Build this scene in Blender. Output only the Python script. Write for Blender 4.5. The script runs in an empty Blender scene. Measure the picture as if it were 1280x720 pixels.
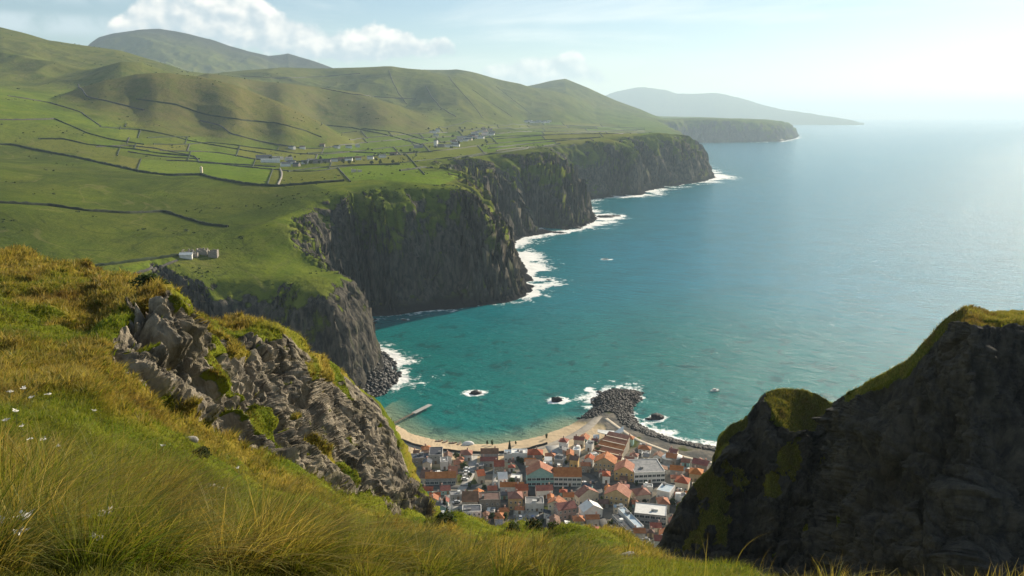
import bpy, math, random
import numpy as np
from mathutils import Vector

# ------------------------------------------------------------------ camera, world, sun, exposure
SC = bpy.context.scene
COL = SC.collection
F = 1004.0                      # focal length in pixels of a 1280 wide frame
PITCH = math.radians(12.1)
CAMZ = 200.0
CP, SP = math.cos(PITCH), math.sin(PITCH)

cam_d = bpy.data.cameras.new('camera')
cam_d.sensor_width = 36.0
cam_d.lens = F / 1280.0 * 36.0
cam_d.clip_start = 0.1
cam_d.clip_end = 300000.0
cam = bpy.data.objects.new('camera', cam_d)
cam.location = (0, 0, CAMZ)
cam.rotation_euler = (math.radians(90) - PITCH, 0, 0)
COL.objects.link(cam)
SC.camera = cam

SUN_EL = math.radians(22.5)
SUN_AZ = math.radians(40.0)     # measured to the right of the view direction (+Y)
sun_d = bpy.data.lights.new('sun', 'SUN')
sun_d.energy = 5.0
sun_d.angle = math.radians(0.53)
sun_d.color = (1.0, 0.86, 0.66)
sun = bpy.data.objects.new('sun', sun_d)
sdir = Vector((math.sin(SUN_AZ) * math.cos(SUN_EL), math.cos(SUN_AZ) * math.cos(SUN_EL), math.sin(SUN_EL)))
sun.rotation_euler = sdir.to_track_quat('Z', 'Y').to_euler()
sun.location = (500, 500, 900)
COL.objects.link(sun)

SC.view_settings.view_transform = 'Standard'
SC.view_settings.look = 'None'
SC.view_settings.gamma = 1.0
SC.view_settings.use_curve_mapping = False
SC.view_settings.exposure = 1.02
SC.render.engine = 'CYCLES'
SC.cycles.use_denoising = True
SC.cycles.use_adaptive_sampling = False
SC.cycles.max_bounces = 6
SC.cycles.diffuse_bounces = 2
SC.cycles.glossy_bounces = 2
SC.cycles.transmission_bounces = 3
SC.cycles.transparent_max_bounces = 8
SC.cycles.volume_bounces = 0
SC.cycles.sample_clamp_indirect = 4.0
SC.cycles.sample_clamp_direct = 12.0

# ------------------------------------------------------------------ node helpers
class G:
    """small wrapper round a node tree"""
    def __init__(s, nt):
        s.nt = nt
    def put(s, sock, v):
        if hasattr(v, 'is_output'):
            s.nt.links.new(v, sock)
        elif isinstance(v, (tuple, list)):
            n = len(sock.default_value)
            sock.default_value = (tuple(v) + (1.0,))[:n] if n == 4 and len(v) == 3 else tuple(v)
        else:
            sock.default_value = v
    def n(s, typ, ins=None, **props):
        nd = s.nt.nodes.new(typ)
        for k, v in props.items():
            setattr(nd, k, v)
        for k, v in (ins or {}).items():
            s.put(nd.inputs[k], v)
        return nd
    def m(s, op, a, b=0.0, c=0.0, clamp=False):
        nd = s.n('ShaderNodeMath', operation=op, use_clamp=clamp)
        s.put(nd.inputs[0], a); s.put(nd.inputs[1], b)
        if op in ('MULTIPLY_ADD', 'WRAP', 'COMPARE', 'SMOOTH_MIN', 'SMOOTH_MAX'):
            s.put(nd.inputs[2], c)
        return nd.outputs[0]
    def mix(s, f, a, b, blend='MIX'):
        nd = s.n('ShaderNodeMix', data_type='RGBA', blend_type=blend)
        s.put(nd.inputs[0], f); s.put(nd.inputs[6], a); s.put(nd.inputs[7], b)
        return nd.outputs[2]
    def step(s, v, lo, hi, a=0.0, b=1.0):
        nd = s.n('ShaderNodeMapRange', interpolation_type='SMOOTHSTEP')
        for i, q in enumerate((v, lo, hi, a, b)):
            s.put(nd.inputs[i], q)
        return nd.outputs[0]
    def noise(s, vec, scale, detail=4, rough=0.55, dist=0.0, lac=2.0):
        nd = s.n('ShaderNodeTexNoise', {'Vector': vec, 'Scale': scale, 'Detail': detail, 'Roughness': rough,
                                        'Distortion': dist, 'Lacunarity': lac})
        return nd.outputs[0]
    def vmul(s, v, k):
        nd = s.n('ShaderNodeVectorMath', operation='MULTIPLY')
        s.put(nd.inputs[0], v); s.put(nd.inputs[1], k)
        return nd.outputs[0]
    def attr(s, name, out='Fac'):
        return s.n('ShaderNodeAttribute', attribute_name=name).outputs[out]

def new_mat(name):
    m = bpy.data.materials.new(name)
    m.use_nodes = True
    nt = m.node_tree
    nt.nodes.clear()
    g = G(nt)
    out = g.n('ShaderNodeOutputMaterial')
    return m, g, out

def principled(g, out, col, rough=0.8, bump=None, bstr=1.0, bdist=1.0, spec=0.3, **more):
    p = g.n('ShaderNodeBsdfPrincipled')
    g.put(p.inputs['Base Color'], col)
    g.put(p.inputs['Roughness'], rough)
    g.put(p.inputs['Specular IOR Level'], spec)
    for k, v in more.items():
        g.put(p.inputs[k.replace('_', ' ')], v)
    if bump is not None:
        b = g.n('ShaderNodeBump', {'Strength': bstr, 'Distance': bdist, 'Height': bump})
        g.put(p.inputs['Normal'], b.outputs[0])
    g.nt.links.new(p.outputs[0], out.inputs[0])
    return p

# ------------------------------------------------------------------ world: Nishita sky with clouds at infinity
world = bpy.data.worlds.new('World')
SC.world = world
world.use_nodes = True
wg = G(world.node_tree)
world.node_tree.nodes.clear()
wout = wg.n('ShaderNodeOutputWorld')
bg = wg.n('ShaderNodeBackground')
world.node_tree.links.new(bg.outputs[0], wout.inputs[0])
SKY_S = 0.052
sky = wg.n('ShaderNodeTexSky', sky_type='NISHITA')
sky.sun_disc = False
sky.sun_elevation = SUN_EL
sky.sun_rotation = SUN_AZ
sky.altitude = 200
sky.air_density = 1.0
sky.dust_density = 0.2
sky.ozone_density = 2.0
D = wg.n('ShaderNodeTexCoord').outputs['Generated']
sep = wg.n('ShaderNodeSeparateXYZ', {0: D})
az = wg.m('MULTIPLY', wg.m('ARCTAN2', sep.outputs[0], sep.outputs[1]), 57.2958)      # degrees right of +Y
el = wg.m('MULTIPLY', wg.m('ARCSINE', sep.outputs[2]), 57.2958)
def curve1(g, x, x0, x1, y0, y1, pts):
    """float curve through pts, in real units"""
    t = g.n('ShaderNodeMapRange', {0: x, 1: x0, 2: x1, 3: 0.0, 4: 1.0}).outputs[0]
    fc = g.n('ShaderNodeFloatCurve')
    g.put(fc.inputs['Value'], t)
    cm = fc.mapping
    c = cm.curves[0]
    q = [((a - x0) / (x1 - x0), (b - y0) / (y1 - y0)) for a, b in pts]
    c.points[0].location = q[0]; c.points[1].location = q[-1]
    for p in q[1:-1]:
        c.points.new(*p)
    for p in c.points:
        p.handle_type = 'AUTO'
    cm.update()
    return g.n('ShaderNodeMapRange', {0: fc.outputs[0], 1: 0.0, 2: 1.0, 3: y0, 4: y1}).outputs[0]
def azel(px, py):
    x, y, z = (px - 640) / F, CP + (360 - py) / F * SP, -SP + (360 - py) / F * CP
    return math.degrees(math.atan2(x, y)), math.degrees(math.atan2(z, math.hypot(x, y)))
def cpos(u, v, k):
    return wg.n('ShaderNodeCombineXYZ', {0: wg.m('MULTIPLY', u, k), 1: wg.m('MULTIPLY', v, k * 1.25), 2: 3.7}).outputs[0]
def cloud_noise(dx, dy, det=7):
    u = wg.m('ADD', az, dx); v = wg.m('ADD', el, dy)
    big = wg.noise(cpos(u, v, 0.50), 1.0, det, 0.55, 0.15)
    return big
n0 = cloud_noise(0, 0)
s0 = cloud_noise(0, 0, 2.5)
n1 = cloud_noise(0.45, 0.35, 2.5)        # the same field a little towards the sun
top = [azel(*p) for p in ((100, 62), (140, 22), (168, -6), (230, -24), (300, -18), (345, 4), (385, 26), (430, 34), (468, 24), (500, 30), (530, 46), (550, 40), (566, 52), (590, 76), (640, 68), (700, 66), (716, 62), (735, 74), (780, 98))]
bot = [azel(*p) for p in ((100, 66), (150, 52), (200, 40), (240, 42), (290, 58), (340, 66), (400, 72), (470, 74), (540, 70), (570, 66), (600, 92), (660, 104), (720, 100), (780, 106))]
CX0, CX1 = top[0][0], top[-1][0]
tcur = curve1(wg, az, CX0, CX1, 0.0, 11.0, top)
bcur = curve1(wg, az, CX0, CX1, 0.0, 11.0, bot)
inx = wg.m('MULTIPLY', wg.step(az, CX0, CX0 + 2.0), wg.step(az, CX1 - 2.0, CX1, 1.0, 0.0))
hgt = wg.m('SUBTRACT', tcur, bcur)
dtop = wg.m('SUBTRACT', tcur, el)
dbot = wg.m('SUBTRACT', el, bcur)
inside = wg.m('MULTIPLY', wg.step(dtop, -0.7, 1.0), wg.step(dbot, -0.9, 0.5))
inside = wg.m('MULTIPLY', inside, inx)
dens = wg.m('MULTIPLY_ADD', wg.m('SUBTRACT', n0, 0.5), 2.5, wg.m('MULTIPLY_ADD', inside, 1.65, -0.76))
strong = curve1(wg, az, CX0, CX1, 0.0, 1.0, [(CX0, .55), (azel(150, 30)[0], .9), (azel(330, 30)[0], 1.0), (azel(540, 50)[0], 1.0), (azel(575, 60)[0], .7), (azel(690, 80)[0], .75), (CX1, .35)])
dens = wg.m('MULTIPLY', wg.step(dens, -0.02, 0.62), strong)
relh = wg.m('DIVIDE', dbot, wg.m('MAXIMUM', hgt, 0.4))
lit = wg.m('MULTIPLY_ADD', wg.m('ADD', wg.m('MULTIPLY', wg.m('SUBTRACT', s0, n1), 1.3), wg.m('MULTIPLY', wg.m('SUBTRACT', n0, s0), .5)), 1.6, wg.m('MULTIPLY_ADD', relh, 0.45, 0.22))
ccol = wg.mix(wg.step(lit, 0.0, 1.0), (0.47, 0.56, 0.62), (1.05, 0.99, 0.90))
# high thin veil and grey strips on the left
veil = wg.noise(wg.n('ShaderNodeCombineXYZ', {0: wg.m('MULTIPLY', az, 0.05), 1: wg.m('MULTIPLY', el, 0.33), 2: 9.1}).outputs[0], 1.0, 5, 0.6, 0.6)
veil = wg.m('MULTIPLY', wg.step(veil, 0.45, 0.8), wg.step(el, 1.0, 5.0, 0.0, 0.45))
lgrey = wg.m('MULTIPLY', wg.step(az, -36.0, -31.0, 1.0, 1.0), wg.step(az, -27.5, -22.0, 1.0, 0.0))
lnoise = wg.noise(cpos(az, el, 0.30), 1.0, 5, 0.55, 0.3)
lband = wg.m('MULTIPLY', wg.step(el, 6.2, 7.4), 1.0)
lband2 = wg.m('MULTIPLY', wg.step(el, 4.4, 5.2), wg.step(el, 5.6, 6.2, 1.0, 0.0))
lcl = wg.m('MULTIPLY', wg.m('MULTIPLY', lgrey, wg.m('MAXIMUM', lband, lband2)), wg.step(lnoise, 0.36, 0.56, 0.0, 0.75))
skyc = wg.n('ShaderNodeVectorMath', {0: sky.outputs[0], 1: (SKY_S * .97, SKY_S, SKY_S * 1.0)}, operation='MULTIPLY').outputs[0]
CL = 0.60
cloud_lit = wg.vmul(ccol, (CL, CL, CL))
c = wg.mix(veil, skyc, (0.62, 0.62, 0.58))
c = wg.mix(lcl, c, (0.36, 0.42, 0.45))
c = wg.mix(dens, c, cloud_lit)
wg.put(bg.inputs[0], c)
bg.inputs[1].default_value = 1.0

# ------------------------------------------------------------------ numpy helpers
def _h(ix, iy, iz, seed):
    M = 0xFFFFFFFF
    h = (ix * 374761393 + iy * 668265263 + iz * 1440662683 + seed * 1013904223) & M
    h = ((h ^ (h >> 13)) * 1274126177) & M
    h = h ^ (h >> 16)
    return (h & 0xFFFFFF) / float(0xFFFFFF)
def vnoise(x, y, z=None, seed=0):
    x = np.asarray(x, float); y = np.asarray(y, float)
    ix = np.floor(x).astype(np.int64); iy = np.floor(y).astype(np.int64)
    fx = x - ix; fy = y - iy
    fx = fx * fx * fx * (fx * (fx * 6 - 15) + 10); fy = fy * fy * fy * (fy * (fy * 6 - 15) + 10)
    def plane(iz):
        a = _h(ix, iy, iz, seed); b = _h(ix + 1, iy, iz, seed)
        c_ = _h(ix, iy + 1, iz, seed); d = _h(ix + 1, iy + 1, iz, seed)
        return (a * (1 - fx) + b * fx) * (1 - fy) + (c_ * (1 - fx) + d * fx) * fy
    if z is None:
        return plane(np.int64(0)) * 2 - 1
    z = np.asarray(z, float)
    iz = np.floor(z).astype(np.int64); fz = z - iz
    fz = fz * fz * fz * (fz * (fz * 6 - 15) + 10)
    return (plane(iz) * (1 - fz) + plane(iz + 1) * fz) * 2 - 1
def fbm(x, y, z=None, octaves=4, seed=0, gain=0.5):
    t = 0; a = 1.0; s = 0; f = 1.0
    for o in range(octaves):
        t = t + a * vnoise(x * f + o * 7.3, y * f - o * 3.1, None if z is None else z * f, seed + o * 17)
        s += a; a *= gain; f *= 2.03
    return t / s
def ridged(x, y, z=None, octaves=4, seed=0, gain=0.5):
    t = 0; a = 1.0; s = 0; f = 1.0
    for o in range(octaves):
        t = t + a * (1 - np.abs(vnoise(x * f + o * 5.7, y * f + o * 1.9, None if z is None else z * f, seed + o * 13)) * 2)
        s += a; a *= gain; f *= 2.07
    return t / s
def worley(x, y, z, seed=0):
    """distance to the nearest and second cell point, and the nearest cell's own number"""
    ix = np.floor(x).astype(np.int64); iy = np.floor(y).astype(np.int64); iz = np.floor(z).astype(np.int64)
    f1 = np.full(x.shape, 9.0); f2 = np.full(x.shape, 9.0); cid = np.zeros(x.shape)
    for a in (-1, 0, 1):
        for b in (-1, 0, 1):
            for c_ in (-1, 0, 1):
                jx, jy, jz = ix + a, iy + b, iz + c_
                d = np.sqrt((jx + _h(jx, jy, jz, seed) - x) ** 2 + (jy + _h(jx, jy, jz, seed + 1) - y) ** 2 + (jz + _h(jx, jy, jz, seed + 2) - z) ** 2)
                near = d < f1
                f2 = np.where(near, f1, np.minimum(f2, d))
                cid = np.where(near, _h(jx, jy, jz, seed + 3), cid)
                f1 = np.where(near, d, f1)
    return f1, f2, cid
def sst(v, a, b):
    t = np.clip((v - a) / (b - a), 0, 1)
    return t * t * (3 - 2 * t)
def ray(px, py):
    px = np.asarray(px, float); py = np.asarray(py, float)
    xc = (px - 640) / F; yc = (360 - py) / F
    return xc, CP + yc * SP, -SP + yc * CP
def at_r(px, py, R):
    dx, dy, dz = ray(px, py)
    k = R / np.hypot(dx, dy)
    return np.stack(np.broadcast_arrays(dx * k, dy * k, CAMZ + dz * k), -1)
def at_z(px, py, z):
    dx, dy, dz = ray(px, py)
    k = (z - CAMZ) / dz
    return np.stack(np.broadcast_arrays(dx * k, dy * k, CAMZ + dz * k), -1)
def project(x, y, z):
    zz = z - CAMZ
    yc = y * SP + zz * CP; fw = y * CP - zz * SP
    return 640 + F * x / fw, 360 - F * yc / fw

def mesh_np(name, V, Fq, mat, attrs=None, smooth=True, parent=None, link=True):
    """one mesh object from vertex and face index arrays (quads and/or triangles)"""
    me = bpy.data.meshes.new(name)
    V = np.ascontiguousarray(V, dtype=np.float32).reshape(-1, 3)
    fl = Fq if isinstance(Fq, list) else [Fq]
    fl = [np.asarray(f, np.int32) for f in fl if len(f)]
    loops = np.concatenate([f.ravel() for f in fl])
    tot = np.concatenate([np.full(len(f), f.shape[1], np.int32) for f in fl])
    start = np.concatenate([[0], np.cumsum(tot)[:-1]]).astype(np.int32)
    me.vertices.add(len(V)); me.vertices.foreach_set('co', V.ravel())
    me.loops.add(len(loops)); me.loops.foreach_set('vertex_index', loops)
    me.polygons.add(len(tot)); me.polygons.foreach_set('loop_start', start); me.polygons.foreach_set('loop_total', tot)
    me.update(calc_edges=True)
    if smooth:
        me.polygons.foreach_set('use_smooth', np.ones(len(tot), bool))
    for k, a in (attrs or {}).items():
        at = me.attributes.new(k, 'FLOAT', 'POINT')
        at.data.foreach_set('value', np.ascontiguousarray(a, np.float32).ravel())
    me.validate()
    if mat:
        for mm in (mat if isinstance(mat, list) else [mat]):
            me.materials.append(mm)
    o = bpy.data.objects.new(name, me)
    if link:
        COL.objects.link(o)
    if parent:
        o.parent = parent
    return o
def grid_faces(nr, nc):
    i = np.arange(nr * nc).reshape(nr, nc)
    return np.stack([i[:-1, :-1], i[:-1, 1:], i[1:, 1:], i[1:, :-1]], -1).reshape(-1, 4)
def keep(V, faces, good, attrs):
    """drop unwanted faces and the vertices nobody uses"""
    faces = faces[good]
    used = np.zeros(len(V), bool); used[faces.ravel()] = True
    idx = np.cumsum(used) - 1
    return V[used], idx[faces], {k: v[used] for k, v in attrs.items()}
def structure(o):
    o['kind'] = 'structure'
    return o
def tag(o, label=None, cat=None, group=None, kind=None):
    if label: o['label'] = label
    if cat: o['category'] = cat
    if group: o['group'] = group
    if kind: o['kind'] = kind
    return o
def pchip(x, xs, ys):
    """monotone cubic through (xs, ys)"""
    xs = np.asarray(xs, float); ys = np.asarray(ys, float)
    h = np.diff(xs); d = np.diff(ys) / h
    m = np.zeros(len(xs))
    m[0] = d[0]; m[-1] = d[-1]
    for i in range(1, len(xs) - 1):
        if d[i - 1] * d[i] > 0:
            w1 = 2 * h[i] + h[i - 1]; w2 = h[i] + 2 * h[i - 1]
            m[i] = (w1 + w2) / (w1 / d[i - 1] + w2 / d[i])
    x = np.clip(x, xs[0], xs[-1])
    k = np.clip(np.searchsorted(xs, x) - 1, 0, len(h) - 1)
    t = (x - xs[k]) / h[k]
    return ((2 * t**3 - 3 * t**2 + 1) * ys[k] + (t**3 - 2 * t**2 + t) * h[k] * m[k]
            + (-2 * t**3 + 3 * t**2) * ys[k + 1] + (t**3 - t**2) * h[k] * m[k + 1])

# ------------------------------------------------------------------ shape of the land
def P0(px, py, z=0.0):
    p = at_z(px, py, z)
    return float(p[0]), float(p[1])
# cliff coast: (px, py, width of the cliff in metres, foam strength)
HC = [(490, 470, 40, 1.5), (486, 480, 40, 1.3), (472, 491, 38, .6), (440, 508, 30, 0), (400, 514, 30, 0), (350, 512, 40, 0), (312, 508, 60, 0),
      (290, 514, 80, 0), (262, 522, 85, 0), (225, 530, 80, 0), (180, 536, 70, 0), (100, 540, 60, 0), (0, 545, 60, 0), (-260, 550, 60, 0)]
hx = [P0(a, b) + (c, d) for a, b, c, d in HC][::-1]
hx = [(-14000., 420., 80, 0), (-3000., 420., 80, 0)] + hx
for a, b, c, d in [(490, 458, 40, 1.5), (480, 446, 45, 1.5), (462, 436, 45, 1.0), (446, 428, 50, .5), (434, 415, 45, .4), (440, 408, 40, .4), (462, 404, 40, .5), (474, 399, 40, .5), (452, 397, 60, .4), (470, 395, 75, .2),
      (500, 393, 80, .5), (545, 388, 80, .6), (600, 384, 80, .5), (640, 378, 75, .7), (664, 368, 80, 1.2), (670, 358, 85, 1.6), (662, 342, 85, 1.6), (652, 326, 100, 1.5), (642, 308, 110, 1.0), (652, 298, 130, 1.0),
      (682, 292, 140, .9), (714, 288, 140, .9), (738, 281, 130, 1.2), (748, 272, 100, 1.5), (740, 264, 100, .8), (728, 256, 110, .7), (742, 249, 120, .7), (772, 246, 120, .7), (802, 244, 110, 1.3), (812, 238, 110, .9),
      (850, 232, 120, .7), (880, 227, 120, .9), (896, 222, 130, 1.3), (890, 213, 120, .6), (878, 204, 110, .5), (872, 196, 100, .4), (864, 188, 100, .3), (852, 184, 120, .3), (850, 181, 150, .3),
      (875, 178.7, 150, .4), (930, 178.2, 150, .4), (975, 177.4, 150, .7), (996, 173, 200, .8), (1000, 169, 160, .5), (985, 165, 150, .2), (940, 163, 150, .2), (880, 161, 150, .2), (830, 158, 150, .2)]:
    hx.append(P0(a, b) + (c, d))
hx += [(-500., 14500., 200, 0), (-16000., 14500., 200, 0)]
HIGH = np.array(hx)
# low coast of the bay: (px, py, slope width, foam)
LC = [(452, 498, 10, .5), (470, 503, 16, .3), (480, 514, 22, .22), (492, 529, 24, .2), (515, 542, 26, .2), (545, 550.5, 26, .22), (580, 555, 26, .22), (620, 555, 26, .25), (660, 549, 26, .25), (690, 540, 24, .25), (714, 530, 16, .3),
      (733, 519, 8, .5), (746, 509, 7, .9), (742, 501, 6, 1), (750, 493, 5, 1), (763, 488, 5, 1), (785, 489, 5, 1), (801, 491, 5, 1), (799, 499, 6, 1), (789, 508, 7, 1), (788, 519, 8, 1), (795, 531, 9, 1),
      (815, 541, 9, 1), (842, 550, 9, 1), (872, 556, 9, 1), (905, 563, 9, 1), (960, 572, 9, .9), (1060, 590, 10, .6), (1300, 620, 12, .4)]
lx = [(-14000., 560., 30, 0), (-300., 520., 30, 0), (-120., 560., 30, 0)] + [P0(a, b) + (c, d) for a, b, c, d in LC] + [(900., 150., 30, .2), (900., -600., 30, 0), (-14000., -600., 30, 0)]
LOW = np.array(lx)

def sdf(poly, x, y):
    """signed distance (inside positive), arc length, and the two values carried by the outline"""
    n = len(poly)
    A = poly; B = np.roll(poly, -1, 0)
    L = np.hypot(B[:, 0] - A[:, 0], B[:, 1] - A[:, 1]); cum = np.concatenate([[0], np.cumsum(L)])
    best = np.full(x.shape, 1e18); bs = np.zeros(x.shape); bw = np.zeros(x.shape); bf = np.zeros(x.shape)
    ins = np.zeros(x.shape, bool)
    for i in range(n):
        ax, ay = A[i, :2]; bx, by = B[i, :2]
        ex, ey = bx - ax, by - ay
        t = np.clip(((x - ax) * ex + (y - ay) * ey) / (L[i] ** 2), 0, 1)
        d2 = (x - ax - t * ex) ** 2 + (y - ay - t * ey) ** 2
        k = d2 < best
        best = np.where(k, d2, best)
        bs = np.where(k, cum[i] + t * L[i], bs)
        bw = np.where(k, A[i, 2] + t * (B[i, 2] - A[i, 2]), bw)
        bf = np.where(k, A[i, 3] + t * (B[i, 3] - A[i, 3]), bf)
        if ay != by:
            ins ^= ((ay > y) != (by > y)) & (x < (bx - ax) * (y - ay) / (by - ay) + ax)
    d = np.sqrt(best)
    return np.where(ins, d, -d), bs, bw, bf

# heights of the plateau at known places: (px, py, z) or (px, py, None, R)
BP = [(420, 238, 121), (450, 230, 123), (500, 231, 123), (550, 234, 121), (585, 222, 122), (605, 226, 118), (640, 199, 127), (700, 187, 131), (755, 183, 127), (800, 173, 137), (860, 168.5, 145),
      (352, 224, 123), (400, 224, 123), (350, 202, 125), (450, 202, 126), (550, 196, 126), (600, 181, 129), (500, 182, 129), (400, 182, 130), (450, 168, 135), (600, 167, 137), (700, 171, 139), (780, 168, 143),
      (0, 320, 112), (0, 260, 130), (0, 188, 152), (100, 330, 100), (100, 270, 119), (100, 200, 139), (200, 345, 88), (200, 300, 103), (200, 250, 116), (200, 208, 127), (300, 318, 91), (300, 272, 107), (300, 235, 118), (300, 198, 128),
      (250, 332, 88), (345, 322, 88), (380, 328, 82), (385, 292, 102), (400, 262, 112), (412, 348, 80),
      (-150, 300, 116)]
BR = [(350, 405, 520), (250, 400, 540), (150, 395, 540), (0, 365, 520), (-150, 355, 500), (0, 140, 1550), (0, 112, 1950), (100, 150, 1650), (200, 168, 1900), (-150, 190, 1000), (-200, 90, 2100), (300, 165, 2300), (400, 160, 3300), (550, 155, 5000), (660, 150, 5200), (740, 152, 5200),
      (300, 148, 6000), (100, 120, 5000), (-200, 70, 5000), (500, 140, 9000), (200, 120, 9000), (-200, 60, 9000), (700, 145, 9500), (820, 148, 8800),
      (805, 150.6, 6500), (850, 149.2, 6400), (930, 150.5, 6400), (975, 155.5, 6250), (993, 166, 6200), (850, 148.6, 9000), (930, 149, 8000)]
bpts = [at_z(a, b, c) for a, b, c in BP] + [at_r(a, b, r) for a, b, r in BR]
bpts = np.array(bpts)
BA = np.arctan2(bpts[:, 0], bpts[:, 1]); BLR = np.log(np.hypot(bpts[:, 0], bpts[:, 1])); BZ = bpts[:, 2]
def tps(r2):
    return 0.5 * r2 * np.log(r2 + 1e-9)
def _sys():
    n = len(BA)
    K = tps((BA[:, None] - BA[None]) ** 2 + (BLR[:, None] - BLR[None]) ** 2) + np.eye(n) * 1e-4
    Pm = np.stack([np.ones(n), BA, BLR], 1)
    M = np.block([[K, Pm], [Pm.T, np.zeros((3, 3))]])
    return np.linalg.solve(M, np.concatenate([BZ, np.zeros(3)]))
RW = _sys()
def base_z(a, lr):
    z = RW[-3] + RW[-2] * a + RW[-1] * lr
    for i in range(len(BA)):
        z = z + RW[i] * tps((a - BA[i]) ** 2 + (lr - BLR[i]) ** 2)
    return z
# hills: crest line as seen (px, py), distance, spread in front and behind (log distance)
HILLS = {
    'A': (3600, .34, .25, [(-500, 30), (-300, 22), (-100, 26), (0, 33), (30, 41), (60, 50), (115, 58), (150, 63), (180, 71), (215, 81), (260, 96), (300, 112), (340, 135)]),
    'A2': (2650, .13, .12, [(-60, 130), (30, 112), (60, 101), (110, 86), (150, 76), (176, 76), (210, 87), (250, 101), (300, 125)]),
    'C': (2050, .13, .12, [(40, 138), (70, 118), (100, 105), (130, 96), (170, 88), (210, 87), (250, 91), (300, 104), (350, 124), (400, 149), (440, 175)]),
    'C2': (2900, .13, .12, [(200, 105), (260, 90), (330, 100), (400, 106), (450, 115), (500, 133), (535, 152), (560, 170)]),
    'D': (4300, .24, .2, [(200, 112), (240, 96), (280, 87), (350, 82), (420, 81), (490, 80), (530, 87), (570, 99), (610, 119), (640, 141), (660, 158)]),
    'E': (5600, .22, .2, [(440, 100), (480, 89), (530, 84), (570, 85), (610, 92), (650, 101), (690, 117), (730, 140)]),
    'F': (7300, .22, .2, [(560, 135), (620, 112), (660, 103), (690, 98), (707, 96), (735, 107), (770, 122), (800, 133), (830, 147)]),
    'B': (7900, .25, .15, [(-100, 80), (70, 85), (100, 64), (113, 52), (124, 45), (140, 41), (175, 37), (200, 36), (230, 41), (270, 50), (310, 63), (335, 68), (360, 64), (390, 74), (415, 83), (450, 95), (520, 120)]),
}
CREST = {}
for k, (R, sf, sb, pts) in HILLS.items():
    q = np.array([at_r(a, b, R) for a, b in pts])
    qa = np.arctan2(q[:, 0], q[:, 1])
    CREST[k] = (np.concatenate([[qa[0] - .06], qa, [qa[-1] + .06]]), np.concatenate([[0], q[:, 2], [0]]))
SPX = [-9, 0, .10, .22, .36, .55, .75, 1.0, 1.35]
SPY = [0, 0, .05, .20, .46, .75, .90, .985, 1.0]

def land(x, y, full=False):
    """height of the land at x, y (below -2 under the sea)"""
    x = np.asarray(x, float); y = np.asarray(y, float)
    r = np.hypot(x, y); a = np.arctan2(x, y); lr = np.log(np.maximum(r, 1.0))
    zb = base_z(a, np.log(np.clip(r, 480, 11000)))
    far = sst(r, 500, 3000)
    zb = zb + (1.0 + 7 * far) * fbm(x / (60 + 160 * far), y / (60 + 160 * far), octaves=3, seed=3)
    hillw = np.zeros(x.shape); brown = np.zeros(x.shape)
    gx = ridged(x / 420, y / 420, octaves=4, seed=9)
    for k, (R, sf, sb, pts) in HILLS.items():
        ca, cz = CREST[k]
        zc = np.interp(a, ca, cz, left=0, right=0)
        zc = np.maximum(zc, zb)
        u = (lr - math.log(R))
        wob = 0.05 * fbm(a * 14 + 5, a * 0 + R * .001, octaves=2, seed=21)
        u = u + wob
        w = np.where(u < 0, np.exp(-(u / sf) ** 2), np.exp(-(u / sb) ** 2))
        zz = zb + (zc - zb) * w
        zz = zz + (zc - zb) * w * (1 - w) * 0.42 * gx
        df = np.maximum(zz - zb, 0)
        zn = zb + df * df / (df + R * .004)
        hw = sst(zz - zb, 0, R * .02)
        if k in ('C', 'C2'):
            brown = np.maximum(brown, hw * (1 if k == 'C' else .9))
        else:
            brown = brown * (1 - .7 * hw)
        hillw = np.maximum(hillw, hw)
        zb = zn
    # cliffs
    dh, s, w, fo = sdf(HIGH, x, y)
    sc = np.clip(w / 80, .5, 2.0)
    amp = (9 + 8 * sst(w, 60, 80) + 12 * sst(w, 90, 115)) * sc
    gul = ridged(s / (58 * sc), dh / (260 * sc), octaves=3, seed=5) * 1.0
    gul = gul + 0.5 * fbm(x / (24 * sc), y / (24 * sc), octaves=3, seed=31)
    near = sst(dh / w, -.05, .35) * (1 - sst(dh / w, .9, 1.7))
    d2 = dh - amp * near * (0.2 + 1.25 * gul) - 5 * fbm(x / 30, y / 30, octaves=3, seed=41)
    S = pchip(d2 / w, SPX, SPY)
    zh = np.where(d2 > 0, zb * S, -0.25 * np.minimum(-d2, 80) - .3)
    # low ground
    dl, s2, w2, f2 = sdf(LOW, x, y)
    d3 = dl - 1.2 * fbm(x / 9, y / 9, octaves=2, seed=51)
    zl = np.where(d3 > 0, 3.6 * (1 - np.exp(-d3 / np.maximum(w2, 3) * 1.3)) + 3.5 * sst(d3, 30, 160) + .0, np.maximum(.12 * d3, -8) - .15)
    zl = zl + 26 * sst(r, 335, 200)
    z = np.maximum(zh, zl)
    if full:
        return z, dict(dh=d2, w=w, fo=fo, dl=d3, w2=w2, f2=f2, hill=hillw, brown=brown, zb=zb, low=(zl >= zh), s=s, S=S)
    return z

def hit(px, py, r0=300., r1=12000.):
    """where the ray through a picture point meets the land"""
    px = np.atleast_1d(np.asarray(px, float)); py = np.atleast_1d(np.asarray(py, float))
    R = np.exp(np.linspace(math.log(r0), math.log(r1), 900))
    out = []
    for a, b in zip(px, py):
        p = at_r(a, b, R)
        z = land(p[:, 0], p[:, 1])
        k = np.nonzero(z >= p[:, 2])[0]
        k = k[0] if len(k) else len(R) - 1
        lo, hi = R[max(k - 1, 0)], R[k]
        q = at_r(a, b, np.linspace(lo, hi, 12))
        zz = land(q[:, 0], q[:, 1])
        kk = np.nonzero(zz >= q[:, 2])[0]
        kk = kk[0] if len(kk) else 11
        out.append((q[kk, 0], q[kk, 1], zz[kk]))
    return np.array(out)

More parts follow.
